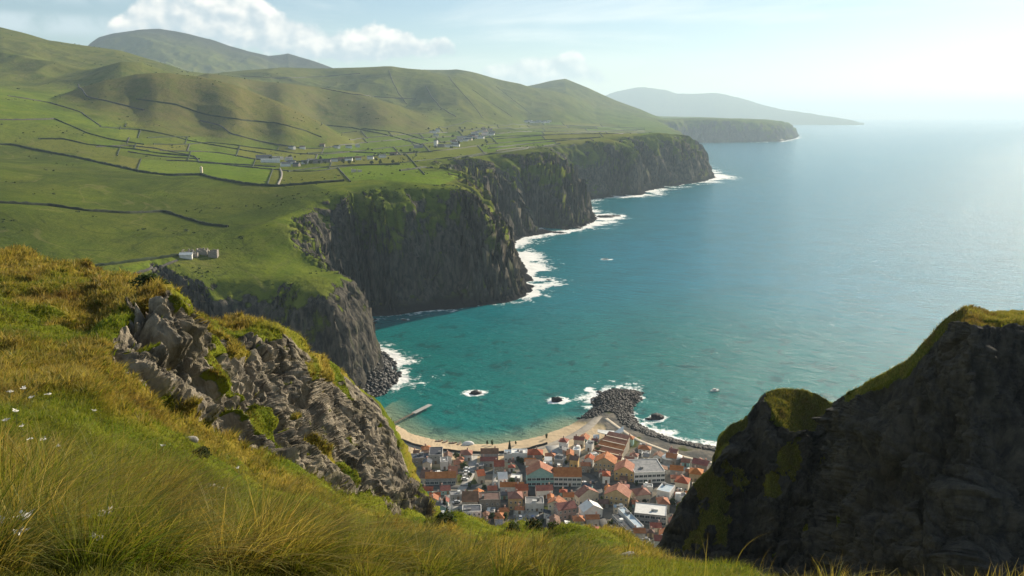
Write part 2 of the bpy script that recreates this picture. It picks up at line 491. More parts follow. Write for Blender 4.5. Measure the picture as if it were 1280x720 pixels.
# ------------------------------------------------------------------ materials of the land
def rock_color(g, pos, k=1.0, warm=(0.115, 0.104, 0.085), dark=(0.022, 0.023, 0.024)):
    st = g.noise(g.vmul(pos, (1.0 * k, 1.0 * k, 0.22 * k)), 0.25, 6, 0.65, 0.4)
    return g.mix(g.step(st, 0.34, 0.66), dark, warm)

def terrain_material():
    m, g, out = new_mat('grass_and_rock')
    geo = g.n('ShaderNodeNewGeometry')
    pos = geo.outputs['Position']
    nz = g.n('ShaderNodeSeparateXYZ', {0: geo.outputs['Normal']}).outputs[2]
    sand, town, bright, brown, steep, foot, hill, olive = (g.attr(k) for k in ('sand', 'town', 'bright', 'brown', 'steep', 'foot', 'hill', 'olive'))
    upper, rank_or_shade = g.attr('upper'), g.attr('rank_or_shade')
    n_big = g.noise(pos, 0.006, 4, 0.55)
    n_mid = g.noise(pos, 0.035, 5, 0.6)
    n_small = g.noise(pos, 0.28, 5, 0.65)
    n_wide = g.noise(g.vmul(pos, (1, .5, 1)), 0.012, 6, 0.68, 0.6)
    grass = g.mix(g.step(n_mid, 0.3, 0.7), (0.066, 0.100, 0.010), (0.115, 0.142, 0.016))
    grass = g.mix(g.step(n_big, 0.4, 0.7, 0.0, 0.6), grass, (0.115, 0.115, 0.026))
    grass = g.mix(g.step(n_wide, 0.46, 0.64, 0.0, 0.75), grass, (0.030, 0.052, 0.010))
    grass = g.mix(g.step(n_wide, 0.44, 0.30, 0.0, 0.6), grass, (0.125, 0.125, 0.035))
    grass = g.mix(g.m('MULTIPLY', hill, g.step(n_mid, 0.35, 0.7, 0.25, 0.75)), grass, (0.12, 0.12, 0.035))
    grass = g.mix(g.m('MULTIPLY', bright, 0.8), grass, g.mix(n_mid, (0.10, 0.185, 0.014), (0.14, 0.20, 0.016)))
    grass = g.mix(g.m('MULTIPLY', rank_or_shade, 0.75), grass, g.mix(n_mid, (0.026, 0.042, 0.008), (0.048, 0.064, 0.012)))  # dark grass tone; also carries the shade painted on slope and far peak
    grass = g.mix(g.m('MULTIPLY', olive, 0.75), grass, (0.15, 0.145, 0.03))
    grass = g.mix(g.m('MULTIPLY', brown, g.step(n_mid, 0.3, 0.62, 0.30, .8)), grass, g.mix(n_small, (0.085, 0.080, 0.028), (0.16, 0.130, 0.055)))
    grass = g.mix(g.step(n_small, 0.46, 0.72, 0.0, 0.7), grass, (0.030, 0.048, 0.010))
    grass = g.mix(g.step(g.noise(pos, 0.9, 3, 0.7), 0.50, 0.72, 0.0, 0.6), grass, (0.13, 0.125, 0.04))
    tk = g.m('ABSOLUTE', g.m('SUBTRACT', g.noise(g.vmul(pos, (1, .6, 1)), 0.007, 3, .5, .8), .5))
    grass = g.mix(g.m('MULTIPLY', g.step(tk, .009, .003, 0, .22), g.step(n_mid, .4, .55)), grass, (.17, .145, .075))
    tk2 = g.m('ABSOLUTE', g.m('SUBTRACT', g.noise(pos, 0.011, 2, .5, 1.2), .47))
    grass = g.mix(g.step(tk2, .008, .002, 0, .5), grass, (.03, .04, .012))
    rock = rock_color(g, pos)
    streak = g.noise(g.vmul(pos, (1, 1, 0.12)), 0.11, 5, 0.6)
    rock = g.mix(g.step(streak, 0.55, 0.7, 0.0, 0.6), rock, (0.07, 0.085, 0.03))
    rock = g.mix(foot, rock, (0.022, 0.021, 0.022))
    rk = g.m('ADD', steep, g.m('MULTIPLY', g.m('SUBTRACT', g.noise(pos, 0.06, 6, 0.7), 0.5), 1.5))
    rk = g.m('ADD', rk, g.m('MULTIPLY', g.m('SUBTRACT', streak, 0.5), 1.4))
    rk = g.m('SUBTRACT', rk, g.m('MULTIPLY', upper, g.step(g.noise(g.vmul(pos, (1, 1, .35)), 0.018, 3, .5), .38, .58, .06, .80)))
    rk = g.m('MAXIMUM', g.step(rk, 0.38, 0.60), foot)
    col = g.mix(rk, grass, rock)
    sandc = g.mix(g.noise(pos, 0.25, 4), (0.40, 0.31, 0.20), (0.50, 0.40, 0.27))
    tn = g.noise(pos, 0.09, 4, 0.6)
    townc = g.mix(g.step(tn, 0.38, 0.62), (0.10, 0.098, 0.09), (0.19, 0.17, 0.14))
    townc = g.mix(g.step(g.noise(pos, 0.045, 3), 0.56, 0.64), townc, g.mix(n_small, (0.04, 0.06, 0.015), (0.09, 0.09, 0.03)))
    col = g.mix(town, col, townc)
    col = g.mix(sand, col, sandc)
    bh = g.m('ADD', g.m('MULTIPLY', g.noise(g.vmul(pos, (1, 1, 0.3)), 0.16, 8, 0.68), g.m('MULTIPLY_ADD', rk, 5.0, 0.5)), g.m('ADD', g.m('MULTIPLY', n_mid, 2.6), g.m('MULTIPLY', n_wide, 5.0)))
    principled(g, out, col, 0.95, bh, 0.8, 1.0, 0.0)
    return m
M_LAND = terrain_material()

# ------------------------------------------------------------------ mainland mesh, a fan of rays and rings
# the patchwork of fields: rows between the hill foot and the clifftop, each cut into lots
PX_ = np.arange(120, 821, 4.0)
PTOP = pchip(PX_, [120, 180, 250, 330, 400, 430, 480, 540, 620, 700, 820], [152, 151, 150, 156, 165, 161, 156, 152, 151, 153, 160])
PBOT = pchip(PX_, [120, 180, 250, 345, 440, 560, 640, 760, 820], [202, 215, 219, 232, 226, 213, 197, 182, 169])
PF = [0, .10, .20, .31, .43, .57, .74, 1.0]
def field_row(k, px):
    f = PF[k] + (0 if k in (0, 7) else .035 * vnoise(px / 55., px * 0 + k * 3.7, seed=15))
    return np.interp(px, PX_, PTOP) * (1 - f) + np.interp(px, PX_, PBOT) * f
_r = random.Random(8)
LOTS = []
for _k in range(7):
    _x = 150 + _r.uniform(0, 40); _L = []
    while _x < 800:
        _L.append(_x); _x += _r.uniform(22, 62) * (.7 + .12 * _k) * (1.9 if _x < 420 else 1.25)
    LOTS.append(_L)
SLANT = .9
def field_cell(px, py):
    row = np.full(px.shape, -1)
    for k in range(7):
        row = np.where((py >= field_row(k, px)) & (py < field_row(k + 1, px)), k, row)
    lot = np.zeros(px.shape, int)
    for k in range(7):
        i = row == k
        q = px[i] + SLANT * (py[i] - field_row(k, px[i])) * np.where(px[i] > 420, -1, .4)
        lot[i] = np.searchsorted(LOTS[k], q)
    return row, lot
def build_land():
    azs = np.radians(np.arange(-46, 25.01, 0.08))
    rs = np.concatenate([np.arange(200, 550, 2.6), np.arange(550, 1150, 1.6), np.arange(1150, 2400, 3.2), np.arange(2400, 4000, 7.5), np.arange(4000, 8000, 24), np.arange(8000, 12500, 60)])
    Rg, Ag = np.meshgrid(rs, azs, indexing='ij')
    x = Rg * np.sin(Ag); y = Rg * np.cos(Ag)
    z, at = land(x, y, True)
    def normals(X, Y, Z):
        P = np.stack([X, Y, Z], -1)
        du = np.gradient(P, axis=0); dv = np.gradient(P, axis=1)
        n = np.cross(dv, du)
        n /= np.linalg.norm(n, axis=-1, keepdims=True) + 1e-12
        return n * np.sign(n[..., 2:3] + 1e-9)
    n = normals(x, y, z)
    steep = sst(n[..., 2], .86, .55) * (z > 1.0)
    cliff = steep * sst(at['dh'] / at['w'], 2.2, 1.2) * (~at['low'])
    steep = np.maximum(steep * .35 * (~at['low']), cliff)
    sel = cliff > .02
    xs, ys, zs = x[sel], y[sel], z[sel]
    sc = np.clip(Rg[sel] / 1000, .7, 2.2)
    wx = .3 * fbm(xs / 12, ys / 12, zs / 12, 2, 63)
    f1, f2, cid = worley(xs / (13 * sc) + wx, ys / (13 * sc) + wx, zs / (34 * sc), 65)
    k = cliff[sel] * sst(zs, 0, 12)
    disp = k * sc * (4.0 * ridged(xs / (16 * sc), ys / (16 * sc), zs / (46 * sc), 3, 61) + 2.0 * fbm(xs / (5 * sc), ys / (5 * sc), zs / (9 * sc), 3, 71) + 2.6 * ridged(xs / 90, ys / 90, zs / 9, 2, 64) * sst(vnoise(xs / 70, ys / 70, zs / 40, 66), -.3, .3) + (cid - .5) * 6 - 2.5 * np.exp(-(f2 - f1) / .08))
    for i, q in enumerate((x, y)):
        q[sel] = q[sel] + n[sel][:, i] * disp
    z[sel] = z[sel] + .5 * n[sel][:, 2] * disp
    px, py = project(x, y, z)
    def poly(pts):
        ins = np.zeros(px.shape, bool)
        for (ax, ay), (bx, by) in zip(pts, pts[1:] + pts[:1]):
            if ay != by:
                ins ^= ((ay > py) != (by > py)) & (px < (bx - ax) * (py - ay) / (by - ay) + ax)
        return ins
    front = (Rg > 600)
    bright = np.zeros(px.shape); olive = np.zeros(px.shape)
    for k, pts in FIELDS:
        i = poly(pts) & front & (at['hill'] < .8)
        bright[i] = np.maximum(bright[i], k)
    for k, pts in OLIVE:
        i = poly(pts) & front
        olive[i] = np.maximum(olive[i], k)
    far = sst(Rg, 1200, 1900) * (1 - at['hill']) * (1 - steep)
    patch = sst(vnoise(x / 260, y / 420, seed=81), -.1, .25)
    bright = np.maximum(bright, far * patch * .55)
    row, lot = field_cell(px, py)
    inf = (row >= 0) & (px > 150) & (px < 815) & (Rg > 900) & (Rg < 7500)
    cell = _h(row.astype(np.int64), lot.astype(np.int64), np.int64(3), 5)
    cell2 = _h(row.astype(np.int64), lot.astype(np.int64), np.int64(9), 7)
    flat = inf * (1 - steep) * (1 - .8 * at['hill'])
    bright = np.where(inf, np.maximum(bright * .6, flat * .8 * sst(cell, .25, .9)), bright * .9)
    olive = np.where(inf, np.maximum(olive * .5, flat * sst(cell2, .6, .85)), olive)
    mown = flat * (cell < .2)
    sand = (sst(at['dl'], 46, 40) * sst(at['w2'], 13, 17) * (at['low']) * (at['f2'] > .1))
    town = (at['low'] & (Rg > 180)) * 1.0 * (1 - sand)
    foot = sst(z, 13 + 5 * fbm(x / 14, y / 14, octaves=3, seed=91), 5) * (~at['low']) * sst(at['dh'] / at['w'], 1.0, .5)
    rocky_low = at['low'] & (at['w2'] < 11) & (at['dl'] < 9)
    foot = np.maximum(foot, rocky_low * 1.0)
    town = town * (1 - rocky_low)
    brown = at['brown'] * sst(fbm(x / 90, y / 200, octaves=4, seed=95), -.9, .25)
    rank_or_shade = poly(SHADED_SLOPE) * sst(Rg, 560, 600) * (.75 + .5 * fbm(x / 60, y / 60, octaves=3, seed=97)) * (1 - steep)
    rank_or_shade = np.maximum(rank_or_shade, .8 * at['hill'] * (1 - at['brown']) * sst(fbm(x / 180, y / 320, octaves=4, seed=98), .05, .45))
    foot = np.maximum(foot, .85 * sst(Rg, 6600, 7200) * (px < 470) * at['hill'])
    rank_or_shade = np.maximum(rank_or_shade, sst(Rg, 6600, 7200) * (px < 470) * at['hill'] * .95)  # far peak: dark heather tone, with cloud shade put into the colour
    rank_or_shade = np.maximum(rank_or_shade, mown * .6)
    V = np.stack([x, y, z], -1).reshape(-1, 3)
    f = grid_faces(len(rs), len(azs))
    good = (z.ravel()[f] > -1.5).any(1)
    at2 = dict(sand=sand, town=town, bright=bright, brown=brown, steep=steep, foot=foot, hill=at['hill'], olive=olive, upper=sst(at['S'], .15, .85) * (.62 + .38 * sst(at['w'], 62, 78)), rank_or_shade=np.clip(rank_or_shade, 0, 1))
    at2 = {k: np.asarray(v, float).ravel() for k, v in at2.items()}
    V, f, at2 = keep(V, f, good, at2)
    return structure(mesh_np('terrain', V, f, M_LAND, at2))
FIELDS = [(.85, [(255, 206), (345, 209), (351, 232), (300, 226), (256, 216)]), (.9, [(352, 213), (440, 206), (500, 213), (560, 214), (583, 219), (552, 231), (450, 223), (400, 229), (353, 233)]),
          (.6, [(275, 150), (350, 155), (410, 157), (432, 170), (360, 180), (300, 165)]), (.8, [(432, 160), (500, 165), (545, 181), (480, 186), (425, 178)]),
          (.5, [(365, 183), (430, 183), (500, 190), (420, 197), (370, 192)]), (.5, [(150, 335), (210, 320), (225, 325), (160, 345), (100, 345)]), (.45, [(620, 180), (760, 172), (800, 165), (640, 165)]),
          (.6, [(118, 176), (240, 196), (250, 206), (160, 190), (120, 180)]), (.5, [(440, 200), (600, 190), (610, 196), (500, 206)])]
SHADED_SLOPE = [(-300, 150), (0, 183), (20, 184), (45, 190), (90, 198), (130, 207), (180, 218), (215, 222), (252, 221), (310, 232), (345, 235), (390, 231), (415, 240), (380, 260), (330, 280), (280, 290), (250, 310), (150, 330), (-300, 400)]  # lower left slope, its shade painted in as darker grass
OLIVE = [(.6, [(30, 181), (55, 174), (100, 175), (122, 183), (200, 193), (245, 199), (252, 217), (200, 220), (150, 207), (90, 192)]), (.5, [(500, 195), (620, 190), (640, 198), (590, 222), (560, 212), (500, 207)]),
         (.35, [(640, 182), (780, 178), (755, 186), (640, 200)])]
terrain = build_land()

# distant headland beyond the cape, and the hills' far side
def build_far():
    pts = np.array([(700, 140), (740, 126), (775, 113), (800, 109), (830, 112), (850, 117.5), (870, 117), (890, 116), (920, 121), (950, 130), (985, 138), (1010, 141), (1030, 144.5), (1052, 148), (1066, 151), (1080, 154.5)], float)
    pxs = np.arange(700, 1080.1, 1.0)
    pys = pchip(pxs, pts[:, 0], pts[:, 1]) + .7 * fbm(pxs / 14, pxs * 0, octaves=3, seed=5)
    R0 = 23000.
    crest = at_r(pxs, pys, R0)
    us = np.linspace(-.16, .16, 41)
    R = R0 * np.exp(us)
    a = np.arctan2(crest[:, 0], crest[:, 1])
    Rg, Ag = np.meshgrid(R, a, indexing='ij')
    x = Rg * np.sin(Ag); y = Rg * np.cos(Ag)
    w = np.cos(us / .16 * math.pi / 2)[:, None] ** 1.3
    z = np.maximum(crest[:, 2], 5)[None] * w * (1 + .35 * (1 - w) * ridged(x / 1500, y / 1500, octaves=4, seed=8)) - 2
    f = grid_faces(len(R), len(a))
    o = np.zeros(x.size)
    A = dict(sand=o, town=o, bright=o, brown=o, steep=o, foot=o, hill=o + .7, olive=o, upper=o, rank_or_shade=o)
    return structure(mesh_np('distant_headland', np.stack([x, y, z], -1), f, M_LAND, A))
build_far()

# ------------------------------------------------------------------ sea
SEA_ROCKS = [(595, 491.5, 3.6, 1.6), (696, 501, 3.4, 2.2), (822, 522.5, 4.2, 2.4), (812, 524, 2.2, 1.0), (757, 324, 4.0, .5), (968, 176, 60, 14), (700, 291, 9, 1.5), (757, 271, 14, 2.5), (770, 270, 9, 1.6), (722, 285, 9, 2),
             (748, 490, 2.0, .8), (736, 487, 2.0, .1), (505, 400, 3, .5), (640, 323, 4, 1), (686, 350, 3, .6)]
def sea_material():
    m, g, out = new_mat('sea_water')
    geo = g.n('ShaderNodeNewGeometry')
    pos = geo.outputs['Position']
    foam, deep, shal = g.attr('foam'), g.attr('deep'), g.attr('shallow')
    n1 = g.noise(pos, 0.02, 4, 0.6)
    col = g.mix(deep, (0.004, 0.165, 0.145), (0.007, 0.20, 0.295))
    col = g.mix(g.step(n1, 0.35, 0.7, 0.0, 0.35), col, (0.004, 0.10, 0.11))
    col = g.mix(shal, col, (0.20, 0.26, 0.16))
    reef = g.m('MULTIPLY', g.step(g.noise(pos, 0.05, 4, 0.6, 0.5), 0.56, 0.66), g.step(deep, 0.5, 0.1, 0.0, 0.55))
    col = g.mix(reef, col, (0.006, 0.05, 0.05))
    rot = g.n('ShaderNodeVectorRotate', {'Vector': pos, 'Angle': 0.5}, rotation_type='Z_AXIS').outputs[0]
    w1 = g.noise(g.vmul(rot, (0.35, 1.0, 1.0)), 0.09, 3, 0.55, 0.3)
    w2 = g.noise(g.vmul(rot, (0.5, 1.0, 1.0)), 0.30, 4, 0.6, 0.3)
    w3 = g.noise(pos, 1.1, 2, 0.6)
    h = g.m('ADD', g.m('MULTIPLY', w1, 2.6), g.m('ADD', g.m('MULTIPLY', w2, 1.7), g.m('MULTIPLY', w3, 0.70)))
    fn = g.noise(pos, 0.16, 6, 0.72, 0.5)
    fn2 = g.noise(pos, 0.035, 3, 0.6, 0.6)
    foam = g.m('MULTIPLY', foam, g.step(g.noise(pos, 0.012, 3, .6), .34, .60, .30, 1.2))
    fm = g.m('ADD', foam, g.m('ADD', g.m('MULTIPLY', g.m('SUBTRACT', fn, 0.5), 1.6), g.m('MULTIPLY', g.m('SUBTRACT', fn2, 0.5), 0.9)))
    fm = g.m('MULTIPLY', g.step(fm, 0.43, 0.74), g.step(foam, 0.02, 0.18))
    cap = g.step(g.noise(g.vmul(rot, (0.4, 1, 1)), 0.12, 7, 0.75), 0.735, 0.78, 0.0, 0.7)
    fm = g.m('MAXIMUM', fm, cap)
    col = g.mix(fm, col, (0.80, 0.82, 0.80))
    rough = g.m('MULTIPLY_ADD', fm, 0.6, 0.11)
    principled(g, out, col, rough, h, 1.0, 1.0, 0.4, IOR=1.333)
    return m
M_SEA = sea_material()
def build_sea():
    azs = np.radians(np.concatenate([np.arange(-60, -36, 1.0), np.arange(-36, 40, 0.22), np.arange(40, 75.1, 1.0)]))
    rs = np.concatenate([np.arange(150, 500, 6), np.arange(500, 1000, 4), np.arange(1000, 2000, 9), np.arange(2000, 4000, 25), np.arange(4000, 9000, 120), np.exp(np.linspace(math.log(9000), math.log(52000), 30))])
    Rg, Ag = np.meshgrid(rs, azs, indexing='ij')
    x = Rg * np.sin(Ag); y = Rg * np.cos(Ag)
    _, at = land(x, y, True)
    dh, dl = -at['dh'], -at['dl']
    wid = np.clip(Rg / 1000, .8, 2.5)
    fh = np.exp(-np.maximum(dh, 0) / (26 * wid)) * at['fo']
    fl = np.exp(-np.maximum(dl, 0) / (4 + 13 * at['f2'] ** 2)) * np.minimum(at['f2'] * 1.1, 1)
    foam = np.maximum(fh, fl)
    for a, b, rad, hh in SEA_ROCKS:
        p = at_z(a, b, 0)
        d = np.hypot((x - p[0]) * .8, y - p[1])
        foam = np.maximum(foam, 1.1 * np.exp(-np.maximum(d - rad * 1.0, 0) / (rad * 1.3)))
    deep = sst(np.minimum(dl, dh + 250), 60, 520)
    shal = sst(dl, 26, -2) * sst(at['f2'], .5, .3) * (dh > 25)
    V = np.stack([x, y, 0 * x], -1).reshape(-1, 3)
    f = grid_faces(len(rs), len(azs))
    return structure(mesh_np('sea', V, f, M_SEA, dict(foam=foam, deep=deep, shallow=shal)))
build_sea()

# air: one box of thin even haze round everything, the sky outside it
def build_haze():
    m, g, out = new_mat('sea_air')
    v = g.n('ShaderNodeVolumePrincipled')
    v.inputs['Color'].default_value = (0.62, 0.83, 1.0, 1)
    v.inputs['Density'].default_value = HAZE
    v.inputs['Anisotropy'].default_value = 0.18
    g.nt.links.new(v.outputs[0], out.inputs['Volume'])
    X, Y0, Y1, Z0, Z1 = 70000, -3000, 60000, -120, 1030
    V = np.array([(sx, sy, sz) for sz in (Z0, Z1) for sx, sy in ((-X, Y0), (X, Y0), (X, Y1), (-X, Y1))], float)
    f = np.array([(3, 2, 1, 0), (4, 5, 6, 7), (0, 1, 5, 4), (1, 2, 6, 5), (2, 3, 7, 6), (3, 0, 4, 7)])
    o = mesh_np('haze', V, f, m, smooth=False)
    tag(o, 'thin pale sea haze over the bay and hills', 'haze', kind='stuff')
HAZE = 5.6e-5
build_haze()

# ------------------------------------------------------------------ near slope with its rock outcrops, and the dark crag on the right
def key_surface(cols, xs, nt, t_keys):
    """interpolate key rows (py, r) of a few columns over all columns xs and nt steps per column"""
    cx = np.array([c[0] for c in cols], float)
    K = len(cols[0][1])
    KY = np.array([[k[0] for k in c[1]] for c in cols], float); KR = np.log(np.array([[k[1] for k in c[1]] for c in cols], float))
    py = np.stack([pchip(xs, cx, KY[:, i]) for i in range(K)], 1)
    lr = np.stack([pchip(xs, cx, KR[:, i]) for i in range(K)], 1)
    t = np.linspace(0, K - 1, nt)
    # vectorised monotone cubic along the column
    def along(A):
        d = np.diff(A, axis=1)
        m = np.zeros_like(A); m[:, 0] = d[:, 0]; m[:, -1] = d[:, -1]
        p = d[:, :-1] * d[:, 1:]
        m[:, 1:-1] = np.where(p > 0, 2 * p / np.where(np.abs(d[:, :-1] + d[:, 1:]) < 1e-9, 1, d[:, :-1] + d[:, 1:]), 0)
        k = np.minimum(t.astype(int), K - 2); u = t - k
        h00 = 2 * u**3 - 3 * u**2 + 1; h10 = u**3 - 2 * u**2 + u; h01 = -2 * u**3 + 3 * u**2; h11 = u**3 - u**2
        return A[:, k] * h00 + m[:, k] * h10 + A[:, k + 1] * h01 + m[:, k + 1] * h11
    return along(py), np.exp(along(lr)), t

NEAR = [
 (-420, [(980, 1.7), (720, 5), (600, 11), (500, 24), (420, 44), (360, 66), (295, 92)]),
 (-200, [(980, 1.7), (720, 5), (610, 10), (500, 22), (420, 40), (360, 60), (305, 84)]),
 (0, [(980, 1.7), (720, 4.6), (620, 8.5), (500, 20), (420, 37), (365, 54), (321, 74)]),
 (60, [(980, 1.7), (720, 4.6), (620, 8.5), (500, 20), (424, 37), (368, 53), (325, 70)]),
 (110, [(980, 1.7), (720, 4.6), (620, 9), (490, 23), (426, 37), (372, 52), (334, 66)]),
 (135, [(980, 1.7), (720, 4.7), (620, 9.3), (478, 31), (405, 39), (374, 48), (340, 62)]),
 (170, [(980, 1.7), (720, 4.8), (622, 9.6), (490, 33), (398, 39.5), (376, 44), (347, 58)]),
 (195, [(980, 1.7), (720, 5), (628, 10), (502, 34), (384, 40.5), (377, 42), (366, 47)]),
 (212, [(980, 1.7), (720, 5), (632, 10.3), (510, 34.5), (380, 41), (376, 42), (373, 43)]),
 (236, [(980, 1.7), (720, 5), (640, 11), (520, 35), (398, 42), (392, 43), (388, 44.5)]),
 (252, [(980, 1.7), (720, 5), (648, 11.5), (527, 36), (425, 43), (412, 50), (394, 60)]),
 (300, [(980, 1.7), (720, 5), (660, 12), (551, 38), (478, 45), (432, 54), (399, 64)]),
 (340, [(980, 1.7), (720, 5.2), (670, 13), (573, 40.5), (500, 47), (447, 57), (404, 63)]),
 (362, [(980, 1.7), (720, 5.2), (676, 13), (583, 42), (520, 49), (466, 59), (420, 64)]),
 (384, [(980, 1.7), (720, 5.3), (680, 13), (593, 44), (534, 52), (494, 61), (449, 66.5)]),
 (415, [(980, 1.7), (720, 5.4), (685, 13.3), (604, 47), (545, 56), (498, 69), (456, 81)]),
 (440, [(980, 1.7), (720, 5.5), (688, 13.6), (613, 50), (552, 61), (514, 73), (480, 85)]),
 (470, [(980, 1.7), (720, 5.6), (692, 13.6), (623, 53), (572, 64), (538, 76), (504, 87)]),
 (490, [(980, 1.7), (720, 5.7), (696, 14), (631, 55), (596, 66), (568, 76), (540, 85)]),
 (510, [(980, 1.7), (720, 5.8), (698, 14), (639, 56), (614, 65), (597, 73), (581, 80)]),
 (530, [(980, 1.7), (720, 5.8), (700, 14), (646, 55), (637, 60), (630, 66), (621, 73)]),
 (548, [(980, 1.7), (720, 5.8), (701, 14), (668, 30), (657, 42), (653, 50), (649, 58)]),
 (580, [(980, 1.7), (720, 6), (701, 14), (682, 22), (670, 31), (662, 39), (655, 46)]),
 (620, [(980, 1.7), (720, 6), (703, 13.5), (691, 21), (677, 30), (666, 38), (657, 45)]),
 (660, [(980, 1.7), (720, 6), (705, 13), (696, 22), (680, 32), (668, 40), (659, 46)]),
 (710, [(980, 1.7), (720, 6), (707, 12), (699, 22), (684, 32), (670, 40), (658, 46)]),
 (750, [(980, 1.7), (720, 6), (709, 11), (702, 22), (688, 32), (674, 39), (663, 44)]),
 (790, [(980, 1.7), (724, 6), (713, 10), (706, 20), (695, 30), (684, 36), (674, 41)]),
 (815, [(980, 1.7), (726, 6), (716, 9.5), (710, 17), (703, 26), (696, 32), (689, 37)]),
 (850, [(980, 1.7), (730, 6), (722, 9), (718, 12), (714, 17), (711, 22), (708, 26)]),
 (900, [(980, 1.7), (736, 6), (728, 8), (724, 10), (721, 12), (719, 14), (717, 16)]),
 (980, [(980, 1.7), (750, 5), (740, 6.5), (736, 8), (733, 9), (730, 10), (727, 11)]),
 (1100, [(980, 1.7), (770, 5), (760, 6), (755, 7), (750, 8), (745, 9), (742, 10)]),
 (1500, [(980, 1.7), (800, 5), (790, 6), (785, 7), (780, 8), (775, 9), (770, 10)]),
]
NX = np.concatenate([np.arange(-420, -60, 6.0), np.arange(-60, 960, 1.6), np.arange(960, 1500, 9.0)])
def rockmask_near(px, py, rows, polys=None):
    """1 on the rock outcrops of the near slope"""
    ppx = np.asarray(px, float)
    m = np.zeros(np.broadcast(px, py).shape)
    for k, pts in (polys or NEAR_ROCK):
        ins = np.zeros(m.shape, bool)
        for (ax, ay), (bx, by) in zip(pts, pts[1:] + pts[:1]):
            if ay != by:
                ins ^= ((ay > py) != (by > py)) & (ppx < (bx - ax) * (py - ay) / (by - ay) + ax)
        m[ins] = np.maximum(m[ins], k)
    return m
NEAR_ROCK = [(1, [(196, 371), (212, 368), (236, 386), (247, 398), (256, 425), (266, 455), (280, 490), (310, 520), (350, 550), (392, 570), (440, 590), (480, 605), (520, 632), (548, 652), (530, 650), (470, 626), (430, 612), (395, 600), (350, 578), (305, 553), (262, 532), (222, 520), (190, 500), (150, 478), (130, 462), (132, 440), (150, 425), (165, 400)]),
             (1, [(268, 450), (300, 440), (318, 432), (352, 420), (362, 418), (384, 446), (392, 480), (400, 520), (410, 560), (380, 545), (350, 505), (310, 490), (285, 470)]),
             (.8, [(392, 470), (425, 500), (450, 520), (480, 530), (500, 560), (520, 600), (545, 650), (500, 620), (450, 590), (410, 560)]),
             (.75, [(412, 452), (440, 476), (472, 502), (492, 542), (512, 582), (532, 622), (550, 652), (520, 640), (490, 590), (468, 540), (440, 510)])]

def lay_out(name, cols, xs, nt, tail_len, tail_slope, rocky, mat, seed):
    py, r, t = key_surface(cols, xs, nt, None)
    X, Y, Z = [], [], []
    P = at_r(xs[:, None], py, r)                                   # columns x rows x 3
    # back of the slope: falls away behind the crest
    dx, dy, dz = ray(xs, py[:, -1])
    hz = np.hypot(dx, dy); ux, uy = dx / hz, dy / hz
    u = np.linspace(0, 1, 46)[1:] ** 1.5
    rs = r[:, -1:]; zs = P[:, -1:, 2]
    L = np.maximum(zs - 2, 5) / tail_slope
    tr = rs + L * u[None]
    s = u[None] * L
    td = np.maximum((CAMZ - zs) / rs * 1.06, .05)
    ts = np.maximum(tail_slope, td * 1.25)
    tz = zs - td * s - (ts - td) * (s - 8 * (1 - np.exp(-s / 8)))
    tz = np.maximum(tz, -3 - .01 * s)
    T = np.stack([ux[:, None] * tr, uy[:, None] * tr, tz], -1)
    P = np.concatenate([P, T], 1)
    N = P.shape[1]
    pyf = np.concatenate([py, np.repeat(py[:, -1:], N - nt, 1)], 1)
    R = np.hypot(P[..., 0], P[..., 1])
    du = np.gradient(P, axis=1); dv = np.gradient(P, axis=0)
    n = np.cross(dv, du); n /= np.linalg.norm(n, axis=-1, keepdims=True) + 1e-12
    return P, pyf, n, R, nt

def near_material(dark=False):
    m, g, out = new_mat('crag_grass_and_rock' if dark else 'near_slope_grass_and_rock')
    geo = g.n('ShaderNodeNewGeometry'); pos = geo.outputs['Position']
    rock = g.attr('rock'); cav = g.attr('cavity'); gold = g.attr('gold')
    n1 = g.noise(pos, 0.22, 5, 0.62); n2 = g.noise(pos, 1.3, 5, 0.65); n3 = g.noise(pos, 0.07, 3)
    grass = g.mix(g.step(n1, 0.34, 0.64), (0.065, 0.095, 0.007), (0.135, 0.150, 0.012))
    grass = g.mix(g.m('MULTIPLY', gold, g.step(n2, 0.25, 0.6, 0.5, 1.0)), grass, g.mix(n2, (0.16, 0.12, 0.018), (0.26, 0.20, 0.035)))
    grass = g.mix(g.step(n2, 0.58, 0.74, 0.0, 0.6), grass, (0.035, 0.04, 0.010))
    st = g.noise(g.vmul(pos, (1.0, 1.0, 0.35)), 0.9, 8, 0.68, 0.5)
    rcol = g.mix(g.step(st, 0.3, 0.7), (0.075, 0.068, 0.058), (0.42, 0.365, 0.275))
    rcol = g.mix(g.step(g.noise(pos, 2.4, 5, 0.7), 0.56, 0.7, 0.0, 0.7), rcol, (0.40, 0.38, 0.33))
    rcol = g.mix(g.step(n1, 0.52, 0.68, 0.0, 0.65), rcol, (0.095, 0.085, 0.045))
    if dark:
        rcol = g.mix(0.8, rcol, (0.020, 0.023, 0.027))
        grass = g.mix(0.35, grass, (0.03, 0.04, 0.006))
    rk = g.m('ADD', rock, g.m('MULTIPLY', g.m('SUBTRACT', n2, 0.5), 0.9))
    rk = g.step(rk, 0.42, 0.56)
    col = g.mix(rk, grass, rcol)
    h = g.m('ADD', g.m('MULTIPLY', g.noise(g.vmul(pos, (1, 1, .5)), 1.6, 9, 0.7), g.m('MULTIPLY_ADD', rk, 0.55, 0.25)), g.m('MULTIPLY', g.noise(pos, 5.0, 5, 0.7), 0.10))
    principled(g, out, col, 0.92, h, 0.9, 1.0, 0.03)
    return m
M_NEAR = near_material()
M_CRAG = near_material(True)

def gold_field(x, y):
    return sst(fbm(x / 7, y / 7, octaves=3, seed=201) + .35 * fbm(x / 1.8, y / 1.8, octaves=2, seed=203), -.15, .35)

